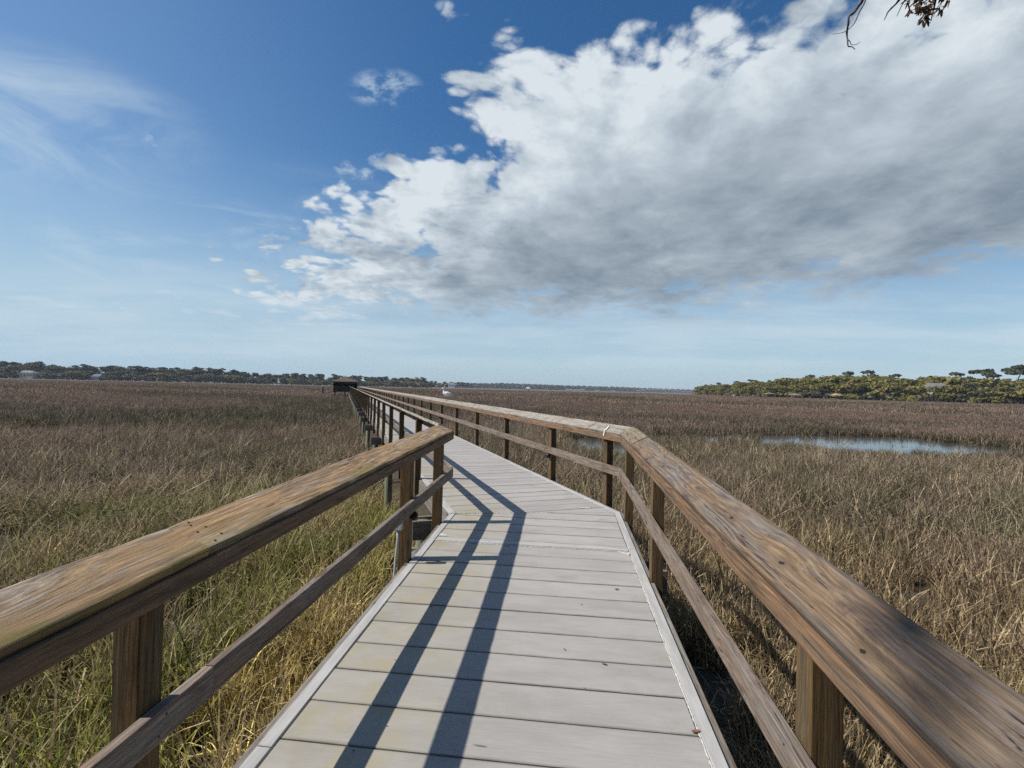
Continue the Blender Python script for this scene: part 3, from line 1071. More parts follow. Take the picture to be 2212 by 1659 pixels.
def ground_z(x, y):
    r = np.hypot(x, y)
    z = GZ + 0.72 * sstep(60, 200, r) + (fbm(x * 0.12, y * 0.12, 2) - 0.5) * 0.10
    pv = pond_val(x, y)
    return z - 0.35 * sstep(1.15, 0.75, pv)


rad = np.concatenate([np.linspace(0.5, 60, 90), np.geomspace(62, 7000, 90)])
ang = np.linspace(0, 2 * math.pi, 240, endpoint=False)
RR, AA = np.meshgrid(rad, ang, indexing='ij')
gxx, gyy = RR * np.sin(AA), RR * np.cos(AA)
gzz = ground_z(gxx, gyy)
vs = np.stack([gxx, gyy, gzz], -1).reshape(-1, 3)
nA = len(ang)
fs = []
for i in range(len(rad) - 1):
    a = i * nA + np.arange(nA)
    b_ = i * nA + (np.arange(nA) + 1) % nA
    fs.append(np.stack([a, a + nA, b_ + nA, b_], -1))
fs = np.concatenate(fs).tolist()
fs.append(list(range(nA - 1, -1, -1)))
me = bpy.data.meshes.new('ground')
me.from_pydata(vs.tolist(), [], fs)
me.polygons.foreach_set('use_smooth', [True] * len(me.polygons))
bm = bmesh.new(); bm.from_mesh(me); bmesh.ops.recalc_face_normals(bm, faces=bm.faces); bm.to_mesh(me); bm.free()
if me.polygons[10].normal.z < 0:
    me.flip_normals()
tag(link('ground', me, M['ground']), kind='structure')
for i, (px_, py_, rx, ry, ro, z) in enumerate(PONDS):
    b_ = MB()
    n = 40
    c, s_ = math.cos(R(ro)), math.sin(R(ro))
    pts = []
    for k in range(n):
        a = 2 * math.pi * k / n
        u, w_ = rx * 1.25 * math.cos(a), ry * 1.25 * math.sin(a)
        pts.append((px_ + u * c - w_ * s_, py_ + u * s_ + w_ * c, z - 0.06 - i * 0.004 + (0.0 if i < 3 else 0.06)))
    b_.add(pts, [tuple(range(n))])
    tag(link('water', b_.mesh('water'), M['water']), kind='structure')

# ------------------------------------------------------------------ marsh grass
PROTO = bpy.data.collections.new('grass_tufts')


def tuft(name, seed, n, rad_, hmin, hmax, wid, flop, segs=4, lean=0.25):
    r_ = np.random.default_rng(seed)
    vs, fs, cols = [], [], []
    for i in range(n):
        a, rr = r_.uniform(0, 2 * math.pi), rad_ * math.sqrt(r_.uniform(0, 1))
        bx, by = rr * math.cos(a), rr * math.sin(a)
        h = r_.uniform(hmin, hmax)
        la = r_.uniform(0, 2 * math.pi)
        ln = abs(r_.normal(0, lean))
        fl = flop * r_.uniform(0.2, 1.0) if r_.random() < 0.75 else 0.05
        w0 = wid * r_.uniform(0.6, 1.25)
        r1, r2 = r_.random(), r_.random()
        wa = r_.uniform(0, math.pi)
        ld = np.array([math.cos(la), math.sin(la)])
        wd = np.array([math.cos(wa), math.sin(wa)])
        base = len(vs)
        pos = np.array([bx, by, -0.05])
        th = ln
        kink = r_.random() < 0.42 * min(1, flop * 2)
        kk = r_.integers(2, segs + 1)
        for k in range(segs + 1):
            q = k / segs
            ww = w0 * (1 - q ** 1.6) * 0.5 + 0.0006
            if k < segs:
                vs.append((*(pos[:2] + wd * ww), pos[2]))
                vs.append((*(pos[:2] - wd * ww), pos[2]))
                cols += [(r1, r2, q, 1)] * 2
            else:
                vs.append(tuple(pos))
                cols.append((r1, r2, q, 1))
            th += fl * (0.25 + 1.5 * q) * (2.2 / segs)
            if kink and k == kk: th += r_.uniform(0.8, 1.7)
            st = h / segs
            pos = pos + np.array([ld[0] * math.sin(th), ld[1] * math.sin(th), math.cos(th)]) * st
        for k in range(segs - 1):
            o_ = base + 2 * k
            fs.append((o_, o_ + 1, o_ + 3, o_ + 2))
        o_ = base + 2 * (segs - 1)
        fs.append((o_, o_ + 1, o_ + 2))
    me = bpy.data.meshes.new(name)
    me.from_pydata(vs, [], fs)
    at = me.attributes.new('blade', 'FLOAT_COLOR', 'POINT')
    at.data.foreach_set('color', np.array(cols, dtype=np.float32).ravel())
    me.materials.append(M['grass'])
    o = bpy.data.objects.new(name, me)
    PROTO.objects.link(o)
    return o


# names sort in this order: index 0..9
for i in range(3): tuft('tuft_a%d' % i, 100 + i, 42, 0.17, 0.36, 0.92, 0.0150, 1.0, 7, 0.28)     # floppy green leaves, 0-2
for i in range(3): tuft('tuft_b%d' % i, 200 + i, 46, 0.17, 0.28, 0.80, 0.0135, 0.70, 6, 0.17)     # upright stems, 3-5
for i in range(2): tuft('tuft_c%d' % i, 300 + i, 58, 0.40, 0.36, 0.84, 0.034, 0.70, 4, 0.30)      # middle distance, 6-7
for i in range(2): tuft('tuft_d%d' % i, 400 + i, 80, 1.50, 0.36, 0.80, 0.10, 0.55, 3, 0.30)      # far, 8-9

for i in range(2): tuft('tuft_e%d' % i, 500 + i, 22, 0.30, 0.35, 0.75, 0.0130, 0.30, 5, 1.15)     # broken, laid over straw, 10-11


def scatter_group():
    ng = bpy.data.node_groups.new('scatter tufts', 'GeometryNodeTree')
    ng.interface.new_socket('Geometry', in_out='INPUT', socket_type='NodeSocketGeometry')
    ng.interface.new_socket('Geometry', in_out='OUTPUT', socket_type='NodeSocketGeometry')
    n, l = ng.nodes, ng.links
    gi, go = n.new('NodeGroupInput'), n.new('NodeGroupOutput')
    ci = n.new('GeometryNodeCollectionInfo')
    ci.inputs['Collection'].default_value = PROTO
    ci.inputs['Separate Children'].default_value = True
    ci.inputs['Reset Children'].default_value = True
    iop = n.new('GeometryNodeInstanceOnPoints')
    iop.inputs['Pick Instance'].default_value = True

    def attr(nm, ty):
        a = n.new('GeometryNodeInputNamedAttribute')
        a.data_type = ty
        a.inputs['Name'].default_value = nm
        return a.outputs[0]
    l.new(gi.outputs[0], iop.inputs['Points'])
    l.new(ci.outputs[0], iop.inputs['Instance'])
    l.new(attr('idx', 'INT'), iop.inputs['Instance Index'])
    l.new(attr('rot', 'FLOAT_VECTOR'), iop.inputs['Rotation'])
    l.new(attr('scl', 'FLOAT_VECTOR'), iop.inputs['Scale'])
    l.new(iop.outputs[0], go.inputs[0])
    return ng


SG = scatter_group()
rg = np.random.default_rng(11)
CTn, U1n, U2n = np.array(CT[:2]), np.array(U1[:2]), np.array(U2[:2])
N1n, N2n = np.array(N1v[:2]), np.array(N2v[:2])


def lat_of(x, y):
    d_ = np.stack([x - CTn[0], y - CTn[1]], -1)
    s1, l1 = d_ @ U1n, d_ @ N1n
    s2, l2 = d_ @ U2n, d_ @ N2n
    return np.where(s1 < MIT * l1, l1, np.where(s2 < S2 + 5, l2, 99.0))


def lerp(a, b_, k):
    return np.asarray(a)[None, :] * (1 - k[:, None]) + np.asarray(b_)[None, :] * k[:, None]


def scatter(name, label, r0, r1, dens, kinds, half=72, scale=(0.85, 1.25), seed=0):
    area = (r1 * r1 - r0 * r0) * math.radians(half)
    n = int(area * dens)
    r = np.sqrt(rg.uniform(r0 * r0, r1 * r1, n))
    a = np.radians(rg.uniform(-half, half, n))
    x, y = r * np.sin(a), r * np.cos(a)
    keep = np.abs(lat_of(x, y)) > (1.02 if r1 < 20 else 1.12)
    pv = pond_val(x, y)
    keep &= (pv > 1.0) | ((rg.random(n) < (0.06 + 0.30 * sstep(0.50, 0.64, fbm(x * .5, y * .5, 12, 3))) * (r0 < 60)))
    cl_ = fbm(x * 1.35, y * 1.35, 71, 3)
    if r1 < 60:          # open, muddy gaps between the stands
        keep &= rg.random(n) < 0.22 + 0.78 * sstep(0.36, 0.56, cl_)
    shore_r = 250 + 60 * vnoise(a * 8, a * 0, 4)
    x, y, r, a, pv = x[keep], y[keep], r[keep], a[keep], pv[keep]
    n = len(x)
    z = ground_z(x, y)
    k1 = fbm(x * 0.16, y * 0.16, 21)
    k2 = fbm(x * 0.035, y * 0.035, 31)
    k3 = fbm(x * 0.9, y * 0.9, 41, 3)
    left = sstep(0.5, -0.5, lat_of(x, y)) * (np.abs(lat_of(x, y)) < 90)
    left = np.where(np.abs(lat_of(x, y)) > 90, (x < -35), left)
    green = lerp((0.215, 0.230, 0.034), (0.335, 0.262, 0.095), sstep(.3, .7, k3))
    olive = lerp((0.118, 0.108, 0.062), (0.222, 0.168, 0.120), sstep(.25, .75, k3))
    tan = lerp((0.255, 0.172, 0.112), (0.175, 0.126, 0.092), k3)
    mauve = lerp((0.152, 0.104, 0.086), (0.225, 0.160, 0.128), k3)
    dark = np.tile(np.array([[0.062, 0.058, 0.036]]), (n, 1))
    # left of the walk: fresh green close in, olive, then brown mauve; right: tan, olive near the pool, mauve
    cl = lerp((0, 0, 0), (0, 0, 0), k1)
    g_ = sstep(17, 4.5, r + (k1 - .5) * 11)
    o_ = sstep(46, 15, r + (k1 - .5) * 26)
    cl = mauve * (1 - o_[:, None]) + olive * o_[:, None]
    cl = cl * (1 - g_[:, None]) + green * g_[:, None]
    gr_ = sstep(15, 7, r + (k1 - .5) * 10)
    orr = sstep(40, 26, r + (k1 - .5) * 14)
    cr = mauve * (1 - orr[:, None]) + olive * orr[:, None]
    cr = cr * (1 - gr_[:, None]) + (tan * 0.75 + green * 0.25) * gr_[:, None]
    c = cl * left[:, None] + cr * (1 - left[:, None])
    # darker stands: round the pool and in patches
    dk = sstep(2.6, 1.2, pv) * (r < 90) * 0.75
    k4 = fbm(x * 0.022 + 3.3, y * 0.060, 57)
    dk = np.maximum(dk, sstep(0.56, 0.66, k2) * sstep(18, 30, r) * 0.75)
    dk = np.maximum(dk, sstep(0.57, 0.64, k4) * sstep(26, 45, r) * 0.55)
    rd = sstep(0.46, 0.36, k4) * sstep(26, 45, r) * 0.7
    c = c * (1 - rd[:, None]) + np.array([[0.205, 0.128, 0.088]]) * rd[:, None]
    dk = np.maximum(dk, sstep(0.62, 0.72, k1) * sstep(20, 9, r) * 0.35)
    c = c * (1 - dk[:, None]) + dark * dk[:, None]
    pale = sstep(0.40, 0.28, k2) * sstep(30, 60, r) * 0.5
    c = c * (1 - pale[:, None]) + np.array([[0.235, 0.185, 0.135]]) * pale[:, None]
    c *= (rg.uniform(0.62, 1.42, n) * np.where(r < 60, 1.04, 1.0) * (0.72 + 0.56 * fbm(x * 0.55, y * 0.55, 91, 3)))[:, None]
    sc = rg.uniform(*scale, n)
    hs = np.minimum(sc, 1.15) * (0.72 + 0.55 * k1) * np.where(pv < 1.0, 0.55, 1.0) * (1 + 0.35 * dk * (r > 20)) * np.where((pv < 2.6) & (y < 28) & (x > 1) & (x < 36), 0.55, 1.0)
    hs *= 1 - 0.35 * sstep(150, 420, r)
    idx = np.zeros(n, dtype=np.int32)
    for nm in (0,):
        fl_ = np.where(left > 0.5, sstep(24, 9, r), sstep(9, 4, r) * 0.35)
        pick_f = rg.random(n) < fl_
        if kinds == 'near':
            idx = np.where(pick_f, rg.integers(0, 3, n), rg.integers(3, 6, n))
            lay = (rg.random(n) < 0.07) & (pv > 1.3)
            idx = np.where(lay, rg.integers(10, 12, n), idx)
            z = z + np.where(lay, rg.uniform(0.22, 0.58, n), 0.0)
            c = np.where(lay[:, None], np.array([[0.25, 0.19, 0.115]]) * rg.uniform(.7, 1.25, n)[:, None], c)
        else:
            lo_, hi_ = kinds
            idx = rg.integers(lo_, hi_ + 1, n)
    me = bpy.data.meshes.new(name)
    me.from_pydata(np.stack([x, y, z], -1).tolist(), [], [])
    def put(nm, ty, arr, key):
        at = me.attributes.new(nm, ty, 'POINT')
        at.data.foreach_set(key, np.ascontiguousarray(arr).ravel())
    put('idx', 'INT', idx.astype(np.int32), 'value')
    put('rot', 'FLOAT_VECTOR', np.stack([rg.normal(0, .06, n), rg.normal(0, .06, n), rg.uniform(0, 6.283, n)], -1).astype(np.float32), 'vector')
    put('scl', 'FLOAT_VECTOR', np.stack([sc, sc, hs], -1).astype(np.float32), 'vector')
    put('tint', 'FLOAT_COLOR', np.concatenate([c, np.ones((n, 1))], 1).astype(np.float32), 'color')
    o = link(name, me, None)
    md = o.modifiers.new('scatter', 'NODES')
    md.node_group = SG
    tag(o, label, 'marsh grass', kind='stuff')
    print(name, n)
    return o


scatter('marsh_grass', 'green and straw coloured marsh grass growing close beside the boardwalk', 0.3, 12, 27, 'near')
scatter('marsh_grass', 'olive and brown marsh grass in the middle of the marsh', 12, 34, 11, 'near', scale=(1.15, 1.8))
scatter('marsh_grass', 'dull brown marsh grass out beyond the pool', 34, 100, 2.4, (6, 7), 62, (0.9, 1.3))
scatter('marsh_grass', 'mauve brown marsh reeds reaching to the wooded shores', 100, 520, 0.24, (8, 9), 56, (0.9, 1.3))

# ------------------------------------------------------------------ trees


def crown_mesh(name, seed, kind, mat, given=None):
    """crown of a tree of height 1 standing on z = 0: leaf clumps spread over and through uneven lobes"""
    r_ = np.random.default_rng(seed)
    lobes = []
    if kind == 'oak':
        for i in range(11):
            a = r_.uniform(0, 6.283)
            d_ = r_.uniform(0.0, 0.40)
            z = r_.uniform(0.26, 0.80) * (1 - 0.35 * d_)
            lobes.append((d_ * math.cos(a), d_ * math.sin(a), z, r_.uniform(0.14, 0.25), r_.uniform(0.10, 0.18)))
        for i in range(4):
            a = r_.uniform(0, 6.283)
            lobes.append((0.34 * math.cos(a), 0.34 * math.sin(a), 0.14, 0.2, 0.13))
        nq, sz = 1050, 0.043
    elif kind == 'pine':
        for i in range(14):
            a = r_.uniform(0, 6.283)
            z = r_.uniform(0.30, 0.93)
            d_ = r_.uniform(0.02, 0.22) * (1.15 - 0.5 * z)
            lobes.append((d_ * math.cos(a), d_ * math.sin(a), z, r_.uniform(0.10, 0.16) * (1.2 - 0.6 * (z - .5)), r_.uniform(0.06, 0.10)))
        nq, sz = 620, 0.046
    elif kind == 'umbrella':
        for i in range(9):
            a = r_.uniform(0, 6.283)
            d_ = r_.uniform(0.0, 0.26)
            lobes.append((d_ * math.cos(a), d_ * math.sin(a), r_.uniform(0.80, 0.94) - 0.30 * d_, r_.uniform(0.09, 0.14), 0.055))
        nq, sz = 520, 0.038
    else:   # bushy shore tree, leafy to the ground
        for i in range(10):
            a = r_.uniform(0, 6.283)
            d_ = r_.uniform(0.0, 0.45)
            lobes.append((d_ * math.cos(a), d_ * math.sin(a), r_.uniform(0.12, 0.78) * (1 - .5 * d_), r_.uniform(0.18, 0.28), r_.uniform(0.14, 0.22)))
        nq, sz = 800, 0.058
    if given: lobes, nq, sz = given, 190, 0.022
    wts = np.array([l[3] ** 2 for l in lobes]); wts /= wts.sum()
    vs, fs, cols = [], [], []
    for i in range(nq):
        l = lobes[r_.choice(len(lobes), p=wts)]
        d_ = r_.normal(size=3); d_ /= np.linalg.norm(d_)
        if d_[2] < -0.3: d_[2] *= -0.6
        k = r_.uniform(0.72, 1.10) if r_.random() < 0.85 else r_.uniform(0.2, 0.7)
        p = np.array(l[:3]) + d_ * np.array([l[3], l[3], l[4]]) * k
        nrm = d_ + r_.normal(size=3) * 0.55; nrm /= np.linalg.norm(nrm)
        t1 = np.cross(nrm, r_.normal(size=3)); t1 /= np.linalg.norm(t1)
        t2 = np.cross(nrm, t1)
        s1, s2 = sz * r_.uniform(0.55, 1.25), sz * r_.uniform(0.55, 1.25)
        b0 = len(vs)
        for u, w_ in ((-1, -.6), (.2, -1), (1, .1), (.3, .9), (-.7, .8)):
            q = p + t1 * u * s1 * r_.uniform(.7, 1.2) + t2 * w_ * s2 * r_.uniform(.7, 1.2)
            vs.append((q[0], q[1], max(q[2], 0.01)))
        fs.append((b0, b0 + 1, b0 + 2, b0 + 3, b0 + 4))
        c_ = (r_.random(), r_.random(), r_.random(), 1)
        cols += [c_] * 5
    me = bpy.data.meshes.new(name)
    me.from_pydata(vs, [], fs)
    at = me.attributes.new('leafv', 'FLOAT_COLOR', 'POINT')
    at.data.foreach_set('color', np.array(cols, dtype=np.float32).ravel())
    me.materials.append(mat)
    return me


def trunk_mesh(name, seed, kind):
    r_ = random.Random(seed)
    b_ = MB()
    hgt = {'oak': 0.6, 'pine': 0.9, 'umbrella': 0.9}.get(kind, 0.5)
    w_ = {'oak': 0.035, 'pine': 0.016, 'umbrella': 0.018}.get(kind, 0.03)
    pts = [(r_.uniform(-.015, .015) * k, r_.uniform(-.015, .015) * k, -0.03 + (hgt + .03) * k / 4) for k in range(5)]
    b_.tube(pts, [w_ * 1.3, w_, w_ * .85, w_ * .6, w_ * .25], 6)
    nl = 6 if kind == 'oak' else 4
    for i in range(nl):
        a = 6.283 * i / nl + r_.uniform(-.4, .4)
        z0 = hgt * r_.uniform(.45, .92)
        ln = {'oak': .34, 'pine': .13, 'umbrella': .2}.get(kind, .25)
        b_.tube([(0, 0, z0), (ln * .5 * math.cos(a), ln * .5 * math.sin(a), z0 + ln * .25), (ln * math.cos(a), ln * math.sin(a), z0 + ln * .4)], [w_ * .5, w_ * .35, w_ * .12], 5)
    me = b_.mesh(name, smooth=True)
    me.materials.append(M['bark'])
    return me


KM = {}
for kind, mats in (('oak', ('leaf_oak', 'leaf_mixed')), ('bush', ('leaf_oak', 'leaf_mixed')), ('pine', ('leaf_pine',)), ('umbrella', ('leaf_pine',))):
    for mt in mats:
        KM[kind, mt] = [(crown_mesh('crown', 50 + 7 * i + len(KM) * 31, kind, M[mt]), trunk_mesh('trunk', i, kind)) for i in range(4 if kind != 'umbrella' else 2)]


def tree(name, kind, mt, x, y, z, h, wf, label, group):
    cm, tm = rt.choice(KM[kind, mt])
    mw = Matrix.Translation((x, y, z)) @ Matrix.Rotation(rt.uniform(0, 6.28), 4, 'Z') @ Matrix.Diagonal((h * wf, h * wf, h, 1))
    o = link(name, None, None, None, mw)
    tag(o, label, 'tree', group)
    link('crown', cm, None, o, mw)
    link('trunk', tm, None, o, mw)
    return o


rt = random.Random(5)


def where(px, table):
    for lim, txt in table:
        if px < lim:
            return txt
    return table[-1][1]


LW = [(38, 'left of the long pale roofed house'), (90, 'by the long pale roofed house'), (190, 'between the pale roofed and the blue roofed house'), (232, 'by the blue roofed house'),
      (296, 'between the blue roofed house and the moored boats'), (380, 'behind the left half of the moored boats'), (470, 'behind the right half of the moored boats'), (585, 'between the moored boats and the white sail'),
      (640, 'behind the white sail'), (725, 'between the white sail and the dark pavilion'), (775, 'right behind the dark pavilion'), (859, 'between the pavilion and the grey gabled house'), (2000, 'right of the grey gabled house')]
RW = [(1575, 'at the low left tip of the right shore'), (1650, 'behind the pale boat on the right'), (1705, 'behind the dark dock shelter'), (1790, 'between the grey and the tan roofed shelter'),
      (1880, 'behind the tan roofed shelter'), (1975, 'behind the long dark dock'), (2085, 'around the big grey roofed house'), (2150, 'below the flat topped pine'), (9000, 'at the far right end of the right shore')]


def prof(tab, x):
    return float(np.interp(x, [p[0] for p in tab], [p[1] for p in tab]))


# crest lines of the shores: bearing (screen pixel of the survey) -> height of the crest
LEFT_TOP = [(-260, 776), (0, 777.5), (27, 776), (57, 781), (84, 789), (101, 786), (135, 789), (155, 784), (168, 789), (249, 788), (286, 789), (337, 793), (398, 789), (448, 795), (505, 799), (539, 805), (553, 800), (573, 808), (596, 803), (670, 808), (741, 809), (835, 813), (902, 814), (925, 819), (938, 824)]
LEFT_D = [(-260, 560), (0, 600), (300, 640), (540, 720), (750, 780), (930, 880), (1030, 1200)]
MID_TOP = [(930, 824), (988, 822), (1006, 825.5), (1020, 829)]
RIGHT_TOP = [(1505, 834), (1511, 833), (1530, 829), (1582, 824), (1628, 818), (1660, 815), (1752, 806), (1859, 803), (1895, 802), (1928, 807), (1973, 812), (2026, 805), (2071, 805), (2175, 806), (2260, 803), (2500, 800)]
RIGHT_D = [(1505, 560), (1654, 400), (1817, 335), (1980, 300), (2208, 270), (2500, 240)]


def wx(px, Y):
    return (px - 1106) / 1040.0 * Y


def wz(px, py, Y):
    return CAM_H + (YH(px) - py) / 1040.0 * Y


gaps_l = [(38, 84), (196, 226)]
gaps_r = [(1982, 2028), (2100, 2114)]
BASE = -0.95
px = -110.0
while px < 935:
    Y = prof(LEFT_D, px)
    h = wz(px, prof(LEFT_TOP, px), Y) - BASE
    kind = 'pine' if rt.random() < 0.55 else 'oak'
    nm = 'pine_tree' if kind == 'pine' else 'broadleaf_tree'
    tree(nm, kind, 'leaf_pine' if kind == 'pine' else 'leaf_mixed', wx(px, Y), Y + rt.uniform(15, 45), BASE, h * (rt.uniform(0.92, 1.05) if kind == 'pine' else rt.uniform(.94, 1.10)), rt.uniform(0.95, 1.2) * (1.35 if kind == 'pine' else 1.1),
         ('tall dark pine ' if kind == 'pine' else 'greyish broadleaf tree ') + where(px, LW), 'trees of the far left shore')
    px += rt.uniform(5.5, 8.5)
px = -110.0
while px < 935:
    Y = prof(LEFT_D, px) * rt.uniform(0.965, 0.985)
    h = (wz(px, prof(LEFT_TOP, px), Y) - BASE) * rt.uniform(0.45, 0.80)
    if any(a < px < b_ for a, b_ in gaps_l): h *= 0.42
    kind = rt.choice(['oak', 'bush', 'bush'])
    tree('shore_tree', kind, 'leaf_oak' if rt.random() < 0.28 else 'leaf_mixed', wx(px, Y), Y, BASE, h, rt.uniform(1.2, 1.8), 'low bushy tree at the marsh edge ' + where(px, LW), 'low trees along the far left marsh edge')
    px += rt.uniform(7, 11)
px = 928.0
while px < 1024:
    h = wz(px, prof(MID_TOP, px), 1150) - BASE
    kind = rt.choice(['pine', 'oak'])
    tree('distant_tree', kind, 'leaf_pine' if kind == 'pine' else 'leaf_mixed', wx(px, 1150), 1150 + rt.uniform(-20, 30), BASE, h * rt.uniform(.8, 1.03), 1.3, 'distant dark tree on the point beyond the white bird', 'distant trees on the point')
    px += rt.uniform(6, 10)
# right shore: rounded golden green oaks with darker pines behind
px = 1509.0
while px < 2300:
    Y = prof(RIGHT_D, px)
    h = wz(px, prof(RIGHT_TOP, px), Y) - BASE
    tw = h * 0.9 / Y * 1040
    if rt.random() < 0.22:
        tree('pine_tree', 'pine', 'leaf_pine', wx(px, Y + 18), Y + 18, BASE, h * rt.uniform(1.04, 1.12), 1.35, 'dark pine rising above the oaks ' + where(px, RW), 'dark pines of the right shore')
    tree('oak_tree', 'oak', 'leaf_oak', wx(px, Y + 6), Y + rt.uniform(2, 14), BASE, h * rt.uniform(0.98, 1.08), rt.uniform(1.15, 1.4), 'rounded golden green oak ' + where(px, RW), 'oaks of the right shore')
    px += max(9, tw * rt.uniform(0.30, 0.5))
px = 1507.0
while px < 2300:
    Y = prof(RIGHT_D, px) * 0.935
    h = (wz(px, prof(RIGHT_TOP, px), Y) - BASE) * rt.uniform(0.50, 0.84)
    if any(a < px < b_ for a, b_ in gaps_r): h *= 0.46
    kind = rt.choice(['oak', 'bush', 'bush'])
    tree('shore_oak', kind, 'leaf_oak' if rt.random() < .75 else 'leaf_mixed', wx(px, Y), Y, BASE, h, rt.uniform(1.0, 1.35), 'lower bushy oak at the marsh edge ' + where(px, RW), 'low oaks along the right marsh edge')
    px += rt.uniform(12, 22)
for px, py, Y, lb in ((2130, 793, 305, 'flat topped umbrella shaped pine rising above the oaks on the right'), (2203, 788, 285, 'umbrella shaped pine, tallest tree at the far right of the right shore')):
    tree('umbrella_pine', 'umbrella', 'leaf_pine', wx(px, Y), Y, BASE, wz(px, py, Y) - BASE, 1.0, lb, None)

# far wood beyond the point that reads as one mass
r_ = np.random.default_rng(77)
FW = [(1000, 828), (1030, 829.5), (1086, 829), (1183, 832.5), (1224, 834), (1362, 838), (1417, 840.7), (1520, 844)]
vs, fs, cols = [], [], []
for i in range(9000):
    px = r_.uniform(985, 1500)
    Y = 2100 + (px - 1000) * 1.2 + r_.uniform(-40, 60)
    top = wz(px, np.interp(px, [p[0] for p in FW], [p[1] for p in FW]) + 1.2 * math.sin(px * 0.9) * math.sin(px * .37), Y)
    zz = BASE + (top - BASE) * (1 - r_.random() ** 1.4 * 0.99)
    sz = r_.uniform(2.5, 6.0)
    p = np.array([wx(px, Y), Y, zz])
    n_ = r_.normal(size=3) + np.array([-.4, -.6, .5]); n_ /= np.linalg.norm(n_)
    t1 = np.cross(n_, r_.normal(size=3)); t1 /= np.linalg.norm(t1); t2 = np.cross(n_, t1)
    b0 = len(vs)
    for u, w_ in ((-1, -.6), (.2, -1), (1, .1), (.3, .9), (-.7, .8)):
        vs.append(tuple(p + t1 * u * sz + t2 * w_ * sz * .8))
    fs.append((b0, b0 + 1, b0 + 2, b0 + 3, b0 + 4))
    cols += [(r_.random(), r_.random(), 0, 1)] * 5
me = bpy.data.meshes.new('distant_woods')
me.from_pydata(vs, [], fs)
me.attributes.new('leafv', 'FLOAT_COLOR', 'POINT').data.foreach_set('color', np.array(cols, dtype=np.float32).ravel())
tag(link('distant_woods', me, M['leaf_pine']), 'thin dark line of distant woods on the horizon', 'woods', kind='stuff')

# the wooded bank behind the photographer, where the walk starts
ph_, pxy = 14.0, (-7.57, -2.72)  # unseen pine added here, crown lobes placed so its shade falls on the right cap
SHADE_LOBES = [((x + 7.9) / ph_, (y + 2.3) / ph_, (z - GZ) / ph_, rr / ph_, rr * .5 / ph_) for x, y, z, rr in
      ((-8.6, -.05, 11.5, .85), (-8.3, -1.2, 11.4, 1.0), (-9.0, -1.1, 11.6, .8), (-9.75, -.45, 11.6, .75), (-7.4, -.7, 11.6, .9), (-7.5, -2.0, 11.3, 1.0), (-8.6, -2.3, 11.3, 1.0), (-7.0, -3.2, 11.7, 1.1), (-8.3, -3.6, 11.5, 1.1), (-6.5, -1.9, 11.8, .9), (-7.8, -2.3, 12.1, 1.0))]
KM['bank', 'leaf_pine'] = [(crown_mesh('crown', 901, 'umbrella', M['leaf_pine'], SHADE_LOBES), trunk_mesh('trunk', 3, 'umbrella'))]
bp_mw = Matrix.Translation((pxy[0], pxy[1], GZ)) @ Matrix.Diagonal((ph_, ph_, ph_, 1))
o = link('umbrella_pine', None, None, None, bp_mw)
tag(o, 'unseen flat topped pine on the bank, its crown shaped to shade the near right rail', 'tree')
link('crown', KM['bank', 'leaf_pine'][0][0], None, o, bp_mw)
link('trunk', KM['bank', 'leaf_pine'][0][1], None, o, bp_mw)
for i, (x, y, h) in enumerate(((-13, -11, 11), (-6, -12, 12), (1, -11, 11.5), (7.5, -10, 12), (13, -7, 11), (-20, -9, 10), (19, -3, 10))):
    tree('bank_oak', 'oak', 'leaf_mixed', x, y, GZ, h, 1.1, 'broad oak on the bank behind the start of the boardwalk', 'oaks on the bank behind the walk')
    tree('bank_bush', 'bush', 'leaf_mixed', x + 3, y + 1.5, GZ, h * .5, 1.3, 'dense bush on the bank behind the start of the boardwalk', 'bushes on the bank behind the walk')

# ------------------------------------------------------------------ buildings on the shores


